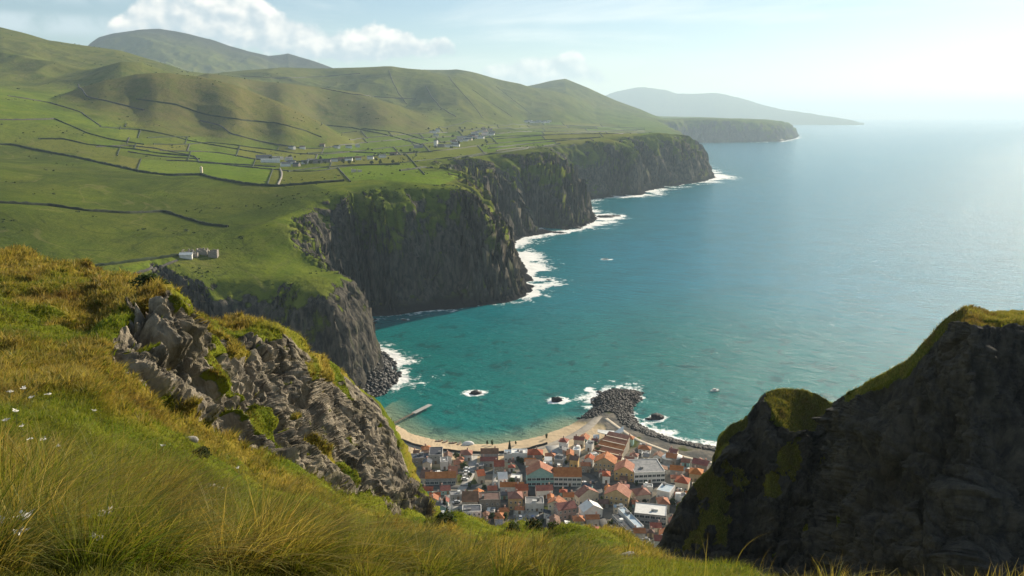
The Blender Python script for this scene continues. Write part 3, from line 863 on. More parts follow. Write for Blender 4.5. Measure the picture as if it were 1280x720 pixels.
def flat_rock(o, f, rock):
    """sharp facets on bare rock, smooth turf elsewhere"""
    o.data.polygons.foreach_set('use_smooth', rock.ravel()[f].max(1) < .4)
    o.data.update()
def build_near():
    nt = 420
    P, pyf, n, R, nt = lay_out('near', NEAR, NX, nt, 0, 1.05, None, None, 1)
    shp = P.shape[:2]
    rm = rockmask_near(np.broadcast_to(NX[:, None], shp) + 26 * fbm(P[..., 0] / 4.5, P[..., 2] / 4.5, P[..., 1] / 4.5, 5, 7, .6), pyf + 26 * fbm(P[..., 0] / 4.5, P[..., 2] / 4.5, P[..., 1] / 4.5, 5, 8, .6), None)
    hull = rockmask_near(np.broadcast_to(NX[:, None], shp), pyf, None, [(1, [(235, 392), (260, 410), (352, 425), (400, 470), (500, 560), (545, 645), (480, 610), (400, 575), (330, 540), (270, 470)])])
    rm = np.maximum(rm, .95 * hull * sst(fbm(P[..., 0] / 3.0, P[..., 1] / 3.0, P[..., 2] / 4.0, 4, 17), -.02, .08))
    rm[:, nt:] = 0
    # soften
    for _ in range(3):
        rm[1:-1, 1:-1] = (rm[1:-1, 1:-1] * 2 + rm[:-2, 1:-1] + rm[2:, 1:-1] + rm[1:-1, :-2] + rm[1:-1, 2:]) / 6
    x, y, z = P[..., 0], P[..., 1], P[..., 2]
    # strata dip down to the right: noise stretched along the dip
    a = math.radians(-52)
    q1 = x * math.cos(a) + z * math.sin(a); q2 = -x * math.sin(a) + z * math.cos(a)
    sel = rm > .01
    big = ridged(q2[sel] / 3.8, q1[sel] / 17., y[sel] / 9., 2, 301)
    mid = ridged(q2[sel] / 1.25, q1[sel] / 8., y[sel] / 3., 4, 311)
    fine = ridged(q2[sel] / .42, q1[sel] / 1.6, y[sel] / .8, 3, 321)
    crack = fbm(x[sel] / 3.2, y[sel] / 3.2, z[sel] / 3.2, 3, 331)
    rows = np.broadcast_to(np.arange(shp[1])[None], shp)[sel]
    crestf = sst(nt - 1 - rows, 0, 60)
    wx = .35 * fbm(x[sel] / 1.5, y[sel] / 1.5, z[sel] / 1.5, 2, 335)
    f1, f2, cid = worley(q2[sel] / 1.9 + wx, q1[sel] / 5.2 + wx, y[sel] / 2.6, 61)
    g1, g2, gid = worley(q2[sel] / .62 + wx, q1[sel] / 1.5 + wx, y[sel] / .85, 67)
    block = (cid - .5) * 1.05 - 1.1 * np.exp(-(f2 - f1) / .07) + (gid - .5) * .42 - .32 * np.exp(-(g2 - g1) / .10)
    disp = rm[sel] * (1.0 * (big - .55) + 1.1 * (mid - .35) + .5 * (fine - .2) + .35 * crack + block) * (.3 + .7 * crestf)
    gr = np.zeros(shp)
    gm = (R < 110)
    gr[gm] = (.10 + .022 * np.minimum(R[gm], 60)) * fbm(x[gm] / 3.5, y[gm] / 3.5, octaves=4, seed=341) * np.minimum(R[gm] / 12, 1) * (1 - rm[gm])
    far = R > 110
    gr[far] = 2.5 * fbm(x[far] / 30, y[far] / 30, octaves=3, seed=345) * sst(R[far], 110, 160)
    P = P + n * gr[..., None] * np.sign(n[..., 2:3] + 1e-9)
    nn = n * np.sign(n[..., 2:3] + .3)
    P[sel] = P[sel] + nn[sel] * disp[:, None]
    x, y, z = P[..., 0], P[..., 1], P[..., 2]
    # grass on the ledges of the outcrops
    du = np.gradient(P, axis=1); dv = np.gradient(P, axis=0)
    n2 = np.cross(dv, du); n2 /= np.linalg.norm(n2, axis=-1, keepdims=True) + 1e-12
    up = np.abs(n2[..., 2])
    for _ in range(4):
        up[1:-1, 1:-1] = (up[1:-1, 1:-1] + up[:-2, 1:-1] + up[2:, 1:-1] + up[1:-1, :-2] + up[1:-1, 2:]) / 5
    ledge = sst(up + .25 * fbm(x / 2.2, y / 2.2, z / 2.2, 3, 351), .70, .88)
    rock = rm * (1 - .9 * ledge)
    tailrock = sst(R, 110, 150) * .3
    rock = np.maximum(rock, tailrock * (np.arange(shp[1]) >= nt)[None])
    gold = gold_field(x, y)
    f = grid_faces(*shp)[:, ::-1]
    o = structure(mesh_np('near_hillside', P, f, M_NEAR, dict(rock=rock, cavity=rock * 0, gold=gold)))
    flat_rock(o, f, rock)
    return P, rock, n2, R, nt
NP_, NROCK, NNRM, NR_, NNT = build_near()

CRAG = [
 (800, [(700, 100), (720, 97.5), (745, 93.0), (780, 88.0), (830, 80.0), (900, 60.0)]),
 (818, [(688, 104), (706, 101.4), (735, 96.7), (770, 91.5), (820, 83.2), (900, 62.4)]),
 (840, [(648, 107), (672, 104.3), (702, 99.5), (735, 94.2), (790, 85.6), (900, 64.2)]),
 (870, [(602, 110), (640, 107.2), (680, 102.3), (720, 96.8), (780, 88.0), (900, 66.0)]),
 (890, [(581, 112), (620, 109.2), (665, 104.2), (710, 98.6), (775, 89.6), (900, 67.2)]),
 (899, [(546, 114), (600, 111.1), (655, 106.0), (705, 100.3), (772, 91.2), (900, 68.4)]),
 (912, [(534, 116), (590, 113.1), (650, 107.9), (702, 102.1), (770, 92.8), (900, 69.6)]),
 (932, [(522, 119), (560, 116.0), (640, 110.7), (700, 104.7), (768, 95.2), (900, 71.4)]),
 (946, [(504, 121), (545, 118.0), (630, 112.5), (696, 106.5), (766, 96.8), (900, 72.6)]),
 (958, [(492, 122), (520, 117.7), (600, 111.6), (690, 103.1), (764, 92.7), (900, 70.8)]),
 (975, [(486, 124), (512, 119.7), (590, 113.5), (686, 104.8), (762, 94.2), (900, 71.9)]),
 (1000, [(487, 126), (525, 121.6), (585, 115.3), (680, 106.5), (758, 95.8), (900, 73.1)]),
 (1025, [(496, 127), (542, 122.6), (590, 116.2), (676, 107.3), (756, 96.5), (900, 73.7)]),
 (1040, [(504, 124), (545, 119.7), (592, 113.5), (672, 104.8), (754, 94.2), (900, 71.9)]),
 (1050, [(498, 114), (535, 107.7), (590, 102.6), (668, 96.9), (752, 88.9), (900, 68.4)]),
 (1064, [(490, 106), (524, 100.2), (585, 95.4), (664, 90.1), (750, 82.7), (900, 63.6)]),
 (1100, [(470, 102), (510, 96.4), (575, 91.8), (656, 86.7), (748, 79.6), (900, 61.2)]),
 (1135, [(449, 100), (492, 94.5), (562, 90.0), (648, 85.0), (746, 78.0), (900, 60.0)]),
 (1155, [(428, 99), (474, 93.6), (550, 89.1), (642, 84.1), (744, 77.2), (900, 59.4)]),
 (1175, [(406, 99), (455, 93.6), (538, 89.1), (636, 84.1), (742, 77.2), (900, 59.4)]),
 (1195, [(390, 99), (430, 93.6), (520, 89.1), (628, 84.1), (740, 77.2), (900, 59.4)]),
 (1213, [(383, 101), (412, 90.9), (505, 87.4), (620, 82.8), (738, 76.8), (900, 60.6)]),
 (1240, [(391, 106), (406, 95.4), (500, 91.7), (616, 86.9), (736, 80.6), (900, 63.6)]),
 (1285, [(388, 112), (402, 100.8), (490, 96.9), (610, 91.8), (734, 85.1), (900, 67.2)]),
 (1400, [(375, 116), (392, 104.4), (480, 100.3), (604, 95.1), (730, 88.2), (900, 69.6)]),
 (1600, [(370, 120), (385, 108.0), (470, 103.8), (600, 98.4), (728, 91.2), (900, 72.0)]),
]
CXS = np.concatenate([np.arange(800, 1300, 1.6), np.arange(1300, 1600, 8.0)])
def build_crag():
    cols = [(c[0], c[1][::-1]) for c in CRAG]
    P, pyf, n, R, nt = lay_out('crag', cols, CXS, 380, 0, .85, None, None, 2)
    shp = P.shape[:2]
    x, y, z = P[..., 0], P[..., 1], P[..., 2]
    px = np.broadcast_to(CXS[:, None], shp)
    # grass: the saddle between the humps, the tops, the gully
    def blob(cx, cy, rx, ry):
        return np.exp(-(((px - cx) / rx) ** 2 + ((pyf - cy) / ry) ** 2) ** 2)
    wob = .85 * fbm(x / 4, y / 4, z / 6, 6, 401, .6)
    crest = pyf[:, nt - 1:nt]
    topg = 1.2 * sst(pyf - crest, 24, 6) * sst(px, 1120, 1165) + 1.1 * sst(pyf - crest, 20, 4) * sst(px, 1048, 1060) + sst(pyf - crest, 22, 5) * sst(px, 890, 900) * sst(px, 940, 928)
    grass = np.maximum.reduce([1.25 * blob(1004, 512, 42, 28), 1.2 * blob(985, 500, 26, 16), topg, .42 * blob(1010, 570, 60, 26), .40 * blob(930, 640, 130, 75), .42 * blob(980, 610, 60, 40), .38 * blob(870, 690, 60, 50), blob(1250, 398, 70, 12)])
    grass = sst(grass + wob, .46, .60)
    grass[:, nt:] = 1
    rm = 1 - grass
    big = ridged(x / 11, y / 11, z / 22, 3, 411)
    mid = ridged(x / 3.6, y / 3.6, z / 7, 4, 421)
    fine = ridged(x / 1., y / 1., z / 1.6, 3, 431)
    edge = sst(np.abs(pyf - crest), 0, 25) * (.35 + .65 * np.maximum(sst(np.abs(pyf - crest), 20, 75), sst(np.abs(px - 1180), 60, 110)))
    wx = .3 * fbm(x / 4, y / 4, z / 4, 2, 437)
    f1, f2, cid = worley(x / 4.2 + wx, y / 4.2 + wx, z / 8.5, 71)
    g1, g2, gid = worley(x / 1.5 + wx, y / 1.5, z / 2.4 + wx, 73)
    block = (cid - .5) * 2.2 - .9 * np.exp(-(f2 - f1) / .08) + (gid - .5) * .6 - .3 * np.exp(-(g2 - g1) / .1)
    fine = fine + block / .4 * edge
    disp = sst(px, 806, 840) * rm * (2.6 * (big - .2) * edge + 1.4 * (mid - .1) * (.08 + .92 * edge) + .22 * edge * ridged(x / .42, y / .42, z / .6, 2, 433) + .4 * fine) + .5 * grass * fbm(x / 3, y / 3, octaves=3, seed=441)
    nn = n * np.sign(-(n * P * np.array([1, 1, 0])).sum(-1, keepdims=True) + 1e-9)   # towards the viewer's side
    tl = np.arange(shp[1]) >= nt
    nn[:, tl] = n[:, tl] * np.sign(n[:, tl][..., 2:3] + 1e-9)
    disp[:, tl] = disp[:, nt - 1:nt] * np.exp(-(np.arange(tl.sum()) / 3.0))[None] + 2 * fbm(x[:, tl] / 25, y[:, tl] / 25, octaves=3, seed=451) * (1 - np.exp(-np.arange(tl.sum()) / 10.0))[None]
    P = P + nn * disp[..., None]
    f = grid_faces(*shp)[:, ::-1]
    g = gold_field(P[..., 0] * .6, P[..., 1] * .6) * .5
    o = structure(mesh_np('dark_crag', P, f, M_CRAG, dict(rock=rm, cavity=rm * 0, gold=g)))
    flat_rock(o, f, rm)
    return P, grass, nt
CP_, CGRASS, CNT = build_crag()

# ------------------------------------------------------------------ small mesh builder
class MB:
    """collects boxes, prisms and tubes; builds them as ONE mesh"""
    def __init__(s):
        s.v = []; s.f = []; s.mi = []; s.cur = 0
    def add(s, verts, faces):
        o = len(s.v)
        s.v += [tuple(map(float, q)) for q in verts]
        s.f += [tuple(o + i for i in f) for f in faces]
        s.mi += [s.cur] * len(faces)
    def box(s, x0, x1, y0, y1, z0, z1, rz=0, at=(0, 0)):
        c, q = math.cos(rz), math.sin(rz)
        vs = [(at[0] + x * c - y * q, at[1] + x * q + y * c, z) for z in (z0, z1) for x, y in ((x0, y0), (x1, y0), (x1, y1), (x0, y1))]
        s.add(vs, [(3, 2, 1, 0), (4, 5, 6, 7), (0, 1, 5, 4), (1, 2, 6, 5), (2, 3, 7, 6), (3, 0, 4, 7)])
    def tube(s, p, q, r0, r1, n=6):
        p = Vector(p); q = Vector(q); d = (q - p).normalized()
        a = d.orthogonal().normalized(); b = d.cross(a)
        vs = [p + (a * math.cos(i * 2 * math.pi / n) + b * math.sin(i * 2 * math.pi / n)) * r0 for i in range(n)]
        vs += [q + (a * math.cos(i * 2 * math.pi / n) + b * math.sin(i * 2 * math.pi / n)) * r1 for i in range(n)]
        s.add(vs, [(i, (i + 1) % n, n + (i + 1) % n, n + i) for i in range(n)] + [tuple(range(n))[::-1], tuple(range(n, 2 * n))])
    def mesh(s, name, mats):
        me = bpy.data.meshes.new(name)
        me.from_pydata(s.v, [], s.f)
        for m in (mats if isinstance(mats, list) else [mats]):
            me.materials.append(m)
        if isinstance(mats, list) and len(mats) > 1:
            me.polygons.foreach_set('material_index', s.mi)
        me.update()
        return me
    def build(s, name, mats, parent=None, smooth=False):
        me = s.mesh(name, mats)
        if smooth:
            me.polygons.foreach_set('use_smooth', [True] * len(me.polygons))
        return link(name, me, parent)
def link(name, me, parent=None, loc=(0, 0, 0), rz=0, scale=None):
    o = bpy.data.objects.new(name, me)
    COL.objects.link(o)
    o.location = loc; o.rotation_euler = (0, 0, rz)
    if scale is not None: o.scale = scale
    if parent: o.parent = parent
    return o
def empty(name, loc, rz=0):
    o = bpy.data.objects.new(name, None)
    o.empty_display_size = .5
    COL.objects.link(o)
    o.location = loc; o.rotation_euler = (0, 0, rz)
    return o
def copy_tree(o, parent=None):
    c = o.copy(); COL.objects.link(c)
    if parent: c.parent = parent
    for ch in list(o.children):
        copy_tree(ch, c)
    return c

def simple_mat(name, c0, c1, rough=.85, scale=.6, vary=.18, spec=.2, bump=.0):
    m, g, out = new_mat(name)
    tc = g.n('ShaderNodeTexCoord').outputs['Object']
    pos = g.n('ShaderNodeNewGeometry').outputs['Position']
    rnd = g.n('ShaderNodeObjectInfo').outputs['Random']
    nn = g.noise(pos, scale, 5, .65)
    col = g.mix(g.step(nn, .3, .7), c0, c1)
    hs = g.n('ShaderNodeHueSaturation', {'Hue': 0.5, 'Saturation': g.m('MULTIPLY_ADD', rnd, .3, .85), 'Value': g.m('MULTIPLY_ADD', rnd, vary * 2, 1 - vary), 'Fac': 1.0, 'Color': col})
    principled(g, out, hs.outputs[0], rough, nn if bump else None, bump, .1, spec)
    return m
def tile_mat(name, c0, c1):
    """pantiles: rows across the slope and weathered patches"""
    m, g, out = new_mat(name)
    tc = g.n('ShaderNodeTexCoord').outputs['Object']
    rnd = g.n('ShaderNodeObjectInfo').outputs['Random']
    pos = g.n('ShaderNodeNewGeometry').outputs['Position']
    wv = g.n('ShaderNodeTexWave', {'Vector': tc, 'Scale': 1.6, 'Distortion': .6, 'Detail': 1.0}, bands_direction='X').outputs[1]
    nn = g.noise(pos, .45, 5, .7)
    n2 = g.noise(pos, 2.2, 3, .7)
    col = g.mix(g.step(nn, .32, .68), c0, c1)
    col = g.mix(g.step(n2, .55, .75, 0, .55), col, (.06, .05, .045))
    hs = g.n('ShaderNodeHueSaturation', {'Hue': g.m('MULTIPLY_ADD', rnd, .02, .49), 'Saturation': g.m('MULTIPLY_ADD', rnd, .35, .8), 'Value': g.m('MULTIPLY_ADD', rnd, .5, .75), 'Fac': 1.0, 'Color': col})
    principled(g, out, hs.outputs[0], .8, g.m('MULTIPLY_ADD', nn, .5, wv), .5, .06, .2)
    return m
ROOF = {
    'orange': tile_mat('orange_tiles', (.27, .095, .045), (.38, .155, .08)),
    'red': tile_mat('red_tiles', (.22, .055, .035), (.34, .095, .055)),
    'brown': tile_mat('brown_tiles', (.12, .065, .045), (.21, .115, .08)),
    'slate': tile_mat('slate', (.035, .042, .055), (.085, .095, .11)),
    'grey': simple_mat('grey_felt', (.13, .135, .14), (.24, .24, .24)),
    'white': simple_mat('white_sheet_roof', (.60, .60, .58), (.72, .72, .69)),
    'blue': simple_mat('pale_blue_sheet_roof', (.30, .38, .44), (.42, .48, .52)),
    'dark': simple_mat('dark_flat_roof', (.025, .032, .045), (.05, .055, .07)),
}
WALL = {
    'white': simple_mat('white_render', (.58, .57, .54), (.72, .71, .68)),
    'cream': simple_mat('cream_render', (.50, .43, .33), (.62, .55, .43)),
    'grey': simple_mat('grey_render', (.24, .24, .235), (.36, .355, .34)),
    'stone': simple_mat('stone_wall', (.17, .15, .125), (.33, .30, .26), scale=1.5),
    'teal': simple_mat('pale_teal_render', (.20, .36, .35), (.28, .44, .42)),
    'pink': simple_mat('pink_render', (.42, .27, .22), (.52, .36, .30)),
    'ochre': simple_mat('ochre_render', (.42, .30, .14), (.54, .40, .22)),
}
def glass_mat():
    m, g, out = new_mat('window_glass')
    rnd = g.n('ShaderNodeObjectInfo').outputs['Random']
    principled(g, out, g.mix(rnd, (.02, .03, .04), (.07, .09, .10)), .12, spec=.6)
    return m
M_GLASS = glass_mat()
M_FRAME = simple_mat('painted_frame', (.55, .55, .53), (.68, .68, .66))
M_WOOD = simple_mat('weathered_wood', (.10, .075, .05), (.22, .17, .12), scale=2.)
M_CONC = simple_mat('pale_concrete', (.30, .29, .27), (.42, .41, .38), scale=.3)
M_ASPH = simple_mat('asphalt', (.055, .055, .056), (.10, .098, .094), scale=.2)
M_BEIGE = simple_mat('sandy_road', (.26, .23, .185), (.36, .32, .26), scale=.25)
M_DARKROCK = simple_mat('dark_wet_rock', (.010, .010, .011), (.034, .032, .031), scale=.7, rough=.6, bump=.6)
M_BARK = simple_mat('bark', (.05, .038, .026), (.10, .08, .06))

def window_mesh(w=1.0, h=1.25):
    b = MB()
    t = .09
    for x0, x1, z0, z1 in ((-w / 2, w / 2, 0, t), (-w / 2, w / 2, h - t, h), (-w / 2, -w / 2 + t, t, h - t), (w / 2 - t, w / 2, t, h - t), (-.03, .03, t, h - t)):
        b.box(x0, x1, -.05, .03, z0, z1)
    b.cur = 1
    b.box(-w / 2 + t, w / 2 - t, -.02, .02, t, h - t)
    return b.mesh('window', [M_FRAME, M_GLASS])
WIN = window_mesh()
WIN_BIG = window_mesh(2.2, 1.5)
def door_mesh():
    b = MB(); b.box(-.5, .5, -.06, .03, 0, 2.05); b.box(-.6, -.5, -.07, .03, 0, 2.15); b.box(.5, .6, -.07, .03, 0, 2.15); b.box(-.5, .5, -.07, .03, 2.05, 2.15)
    return b.mesh('door', M_WOOD)
DOOR = door_mesh()
def chimney_mesh():
    b = MB(); b.box(-.35, .35, -.3, .3, -1.2, 1.0); b.box(-.42, .42, -.37, .37, 1.0, 1.15)
    b.tube((-.15, 0, 1.15), (-.15, 0, 1.5), .12, .1); b.tube((.15, 0, 1.15), (.15, 0, 1.5), .12, .1)
    return b.mesh('chimney', WALL['pink'])
CHIM = chimney_mesh()

def roof_mb(w, d, h, kind, over=.35, pitch=.42, t=.16):
    """roof over a w x d plan with eaves at height h; the ridge runs along x"""
    b = MB()
    W, Dp = w / 2 + over, d / 2 + over
    rise = (d / 2) * pitch * 1.35
    if kind == 'gable':
        zo = h - over * rise / (d / 2)
        for s in (-1, 1):
            v = [(-W, s * Dp, zo), (W, s * Dp, zo), (W, 0, h + rise), (-W, 0, h + rise)]
            v += [(x, y, z - t) for x, y, z in v]
            fs = [(0, 1, 2, 3), (7, 6, 5, 4), (0, 4, 5, 1), (1, 5, 6, 2), (3, 7, 4, 0)]
            b.add(v, fs if s < 0 else [f[::-1] for f in fs])
    elif kind == 'hip':
        k = min(w, d) / 2 * .95
        zo = h - over * rise / (d / 2)
        rx = max(w / 2 - k, .05)
        v = [(-W, -Dp, zo), (W, -Dp, zo), (W, Dp, zo), (-W, Dp, zo), (-rx, 0, h + rise), (rx, 0, h + rise)]
        lo = [(x, y, z - t) for x, y, z in v[:4]]
        b.add(v + lo, [(0, 1, 5, 4), (1, 2, 5), (2, 3, 4, 5), (3, 0, 4), (9, 8, 7, 6), (0, 6, 7, 1), (1, 7, 8, 2), (2, 8, 9, 3), (3, 9, 6, 0)])
    elif kind == 'shed':
        v = [(-W, -Dp, h), (W, -Dp, h), (W, Dp, h + rise * 1.1), (-W, Dp, h + rise * 1.1)]
        v += [(x, y, z - t) for x, y, z in v]
        b.add(v, [(0, 1, 2, 3), (7, 6, 5, 4), (0, 4, 5, 1), (1, 5, 6, 2), (2, 6, 7, 3), (3, 7, 4, 0)])
    else:
        b.box(-w / 2 + .25, w / 2 - .25, -d / 2 + .25, d / 2 - .25, h - .5, h - .35)
    return b, rise
def wall_mb(w, d, h, kind, rise):
    b = MB()
    x, y = w / 2, d / 2
    z0 = -1.0
    if kind == 'gable':
        v = [(-x, -y, z0), (x, -y, z0), (x, y, z0), (-x, y, z0), (-x, -y, h - .1), (x, -y, h - .1), (x, y, h - .1), (-x, y, h - .1), (-x, 0, h + rise - .12), (x, 0, h + rise - .12)]
        b.add(v, [(0, 1, 5, 4), (1, 2, 6, 9, 5), (2, 3, 7, 6), (3, 0, 4, 8, 7), (3, 2, 1, 0), (4, 5, 9, 8), (6, 7, 8, 9)])
    elif kind == 'shed':
        v = [(-x, -y, z0), (x, -y, z0), (x, y, z0), (-x, y, z0), (-x, -y, h - .17), (x, -y, h - .17), (x, y, h + rise - .17), (-x, y, h + rise - .17)]
        b.add(v, [(0, 1, 5, 4), (1, 2, 6, 5), (2, 3, 7, 6), (3, 0, 4, 7), (3, 2, 1, 0), (4, 5, 6, 7)])
    elif kind == 'hip':
        b.box(-x, x, -y, y, z0, h - .12)
    else:           # flat roof behind a parapet
        p = .25
        b.box(-x, x, -y, -y + p, z0, h); b.box(-x, x, y - p, y, z0, h)
        b.box(-x, -x + p, -y + p, y - p, z0, h); b.box(x - p, x, -y + p, y - p, z0, h)
    return b
RNG = random.Random(7)
def make_house(name, x, y, z, rz, w, d, h, kind, rc, wc, windows=True, chimney=True, storeys=None):
    root = empty(name, (x, y, z), rz)
    rb, rise = roof_mb(w, d, h, kind)
    wall_mb(w, d, h, kind, rise).build('wall', WALL[wc], root)
    rf = rb.build('roof', ROOF[rc], root)
    if chimney and kind in ('gable', 'hip'):
        cx = RNG.choice((-1, 1)) * w * (.32 if kind == 'gable' else .1)
        link('chimney', CHIM, rf, (cx, 0.25, h + rise * .85))
    if kind == 'flat' and chimney:
        for _ in range(RNG.randint(1, 2 + int(w * d / 120))):
            b = MB(); a_, b_ = RNG.uniform(.5, 1.3), RNG.uniform(.5, 1.2)
            b.box(-a_, a_, -b_, b_, -.05, RNG.uniform(.7, 1.6)); b.box(-a_ * .6, a_ * .6, -b_ - .12, -b_, .2, .6)
            u = b.build('roof_unit', ROOF[RNG.choice(('grey', 'white', 'grey'))], rf)
            u.location = (RNG.uniform(-.34, .34) * w, RNG.uniform(-.34, .34) * d, h - .35)
    if windows:
        floors = storeys or max(1, int(h / 2.8))
        # the two sides turned towards the viewer
        tv = Vector((-x, -y, 0)).normalized()
        for (nx, ny, L, off) in ((0, -1, w, d / 2), (0, 1, w, d / 2), (1, 0, d, w / 2), (-1, 0, d, w / 2)):
            wn = Vector((nx * math.cos(rz) - ny * math.sin(rz), nx * math.sin(rz) + ny * math.cos(rz), 0))
            if wn.dot(tv) < .28:
                continue
            n = max(1, min(7, int(L / 2.3)))
            ang = math.atan2(ny, nx) + math.pi / 2
            doorcol = n // 2 if wn.dot(tv) > .7 else -1
            for fl in range(floors):
                for i in range(n):
                    s_ = (i - (n - 1) / 2) * L / n
                    px_, py_ = nx * (off + .004) - ny * s_, ny * (off + .004) + nx * s_
                    if fl == 0 and i == doorcol:
                        link('door', DOOR, root, (px_, py_, 0.05), ang)
                    elif not (kind == 'shed' and ny > 0):
                        link('window', WIN_BIG if L > 13 else WIN, root, (px_, py_, .9 + fl * 2.75), ang)
    return root

ORD = ['first', 'second', 'third', 'fourth', 'fifth', 'sixth', 'seventh', 'eighth', 'ninth', 'tenth', 'eleventh', 'twelfth', 'thirteenth', 'fourteenth', 'fifteenth', 'sixteenth',
       'seventeenth', 'eighteenth', 'nineteenth', 'twentieth', 'twenty-first', 'twenty-second', 'twenty-third', 'twenty-fourth', 'twenty-fifth', 'twenty-sixth', 'twenty-seventh', 'twenty-eighth', 'twenty-ninth', 'thirtieth',
       'thirty-first', 'thirty-second', 'thirty-third', 'thirty-fourth', 'thirty-fifth', 'thirty-sixth', 'thirty-seventh', 'thirty-eighth', 'thirty-ninth', 'fortieth'] + ['%dth' % i for i in range(41, 200)]

# ------------------------------------------------------------------ the town behind the beach
def town_xy(px, py):
    p = at_z(px, py, 6.0)
    return float(p[0]), float(p[1])
def town_z(x, y):
    return float(land(np.array([x]), np.array([y]))[0])
KEYS = [   # px, py, w, d, h, turn, roof form, roof, wall
    (551, 599, 21, 9, 5.5, .06, 'gable', 'orange', 'grey'), (566, 594, 6, 12, 6, .1, 'gable', 'orange', 'cream'), (533, 597, 6, 12, 5, -.2, 'gable', 'brown', 'cream'),
    (545, 569, 10, 15, 7, .05, 'flat', 'dark', 'grey'), (524, 572, 14, 9, 5, .12, 'flat', 'slate', 'stone'), (533, 561, 7, 6, 5, .3, 'hip', 'orange', 'pink'), (583, 567, 8.5, 8, 5, .0, 'hip', 'orange', 'white'),
    (612, 567, 13, 8, 6, .03, 'gable', 'brown', 'grey'), (611, 576, 12, 6, 5, .03, 'gable', 'red', 'grey'), (635, 568, 6, 8, 6, 0, 'flat', 'blue', 'white'), (649, 567, 12, 8, 6, -.03, 'flat', 'white', 'white'), (669, 569, 11, 9, 6, -.05, 'hip', 'red', 'stone'),
    (624, 584, 7, 9, 6, .02, 'gable', 'red', 'stone'), (675, 600, 11, 19, 8.5, 1.62, 'gable', 'orange', 'teal'), (666, 583, 10, 6, 5, -.05, 'shed', 'brown', 'white'),
    (709, 600, 19, 13, 7.5, -.03, 'gable', 'orange', 'white'), (757, 583, 11, 15, 7, 1.3, 'gable', 'orange', 'ochre'), (770, 576, 8, 6, 5, -.3, 'gable', 'red', 'cream'), (781, 594, 13, 14, 7, 1.35, 'gable', 'orange', 'ochre'),
    (807, 592, 22, 22, 8, .10, 'flat', 'grey', 'white'), (870, 595, 9, 9, 6, -.3, 'hip', 'orange', 'ochre'), (876, 583, 11, 8, 6, -.5, 'gable', 'red', 'stone'),
    (738, 646, 8, 13, 6, 1.9, 'gable', 'white', 'white'), (813, 650, 20, 15, 7, -.22, 'flat', 'white', 'grey'), (788, 657, 5, 26, 5, .33, 'flat', 'blue', 'white'), (779, 662, 5, 22, 4, .33, 'flat', 'slate', 'grey'),
    (644, 632, 9, 9, 8, .05, 'hip', 'orange', 'ochre'), (640, 613, 16, 6, 6, .0, 'gable', 'orange', 'white'), (652, 619, 8, 8, 7, .05, 'gable', 'red', 'pink'), (612, 633, 14, 11, 8, .05, 'flat', 'brown', 'stone'), (588, 634, 10, 13, 8, .02, 'gable', 'brown', 'stone'),
    (772, 628, 10, 16, 7, 1.25, 'gable', 'orange', 'ochre'), (801, 624, 10, 9, 6, .2, 'hip', 'orange', 'cream'), (733, 626, 6, 15, 6, 2.0, 'gable', 'orange', 'cream'), (706, 645, 12, 9, 7, .3, 'gable', 'red', 'pink'), (696, 640, 7, 10, 7, 1.2, 'gable', 'orange', 'cream'),
    (832, 618, 9, 12, 6, -.5, 'flat', 'blue', 'white'), (853, 607, 9, 9, 6, -.4, 'hip', 'red', 'cream'), (628, 603, 6, 10, 7, .1, 'gable', 'white', 'white'), (590, 648, 12, 9, 7, .05, 'flat', 'slate', 'white'), (742, 569, 6, 6, 4, .4, 'flat', 'white', 'white'),
    (668, 635, 12, 9, 6, .0, 'flat', 'grey', 'white'), (680, 618, 11, 7, 6, .1, 'gable', 'red', 'white'), (572, 620, 10, 6, 4, .2, 'flat', 'grey', 'grey'), (600, 597, 5, 9, 6, .3, 'gable', 'red', 'cream'),
]
OPEN = [  # squares and lots left empty
    [(686, 553), (700, 549), (716, 577), (702, 582)], [(562, 617), (590, 610), (580, 640), (560, 642)], [(640, 642), (672, 640), (675, 660), (640, 660)], [(655, 585), (672, 583), (668, 592), (650, 600)],
    [(575, 575), (590, 572), (590, 590), (578, 600)], [(723, 560), (737, 558), (737, 575), (722, 578)], [(712, 640), (735, 632), (725, 655), (712, 657)], [(715, 590), (745, 590), (752, 600), (722, 612)]]
EDGE = [(497, 562), (560, 561), (640, 563), (690, 556), (722, 547), (752, 531), (768, 530), (792, 548), (822, 563), (866, 574), (900, 580), (905, 612), (850, 655), (830, 690), (700, 675), (545, 668), (520, 640)]
def in_poly(px, py, pts):
    ins = False
    for (ax, ay), (bx, by) in zip(pts, pts[1:] + pts[:1]):
        if (ay > py) != (by > py) and px < (bx - ax) * (py - ay) / (by - ay) + ax:
            ins = not ins
    return ins
PLACED = []
def obb(x, y, w, d, rz, m=0.0):
    c, s = math.cos(rz), math.sin(rz)
    return (x, y, c, s, w / 2 + m, d / 2 + m)
def clash(a, b):
    dx, dy = b[0] - a[0], b[1] - a[1]
    if dx * dx + dy * dy > (a[4] + a[5] + b[4] + b[5]) ** 2:
        return False
    for (c, s) in ((a[2], a[3]), (-a[3], a[2]), (b[2], b[3]), (-b[3], b[2])):
        ra = abs(a[4] * (a[2] * c + a[3] * s)) + abs(a[5] * (-a[3] * c + a[2] * s))
        rb = abs(b[4] * (b[2] * c + b[3] * s)) + abs(b[5] * (-b[3] * c + b[2] * s))
        if abs(dx * c + dy * s) > ra + rb:
            return False
    return True
HOUSES = []
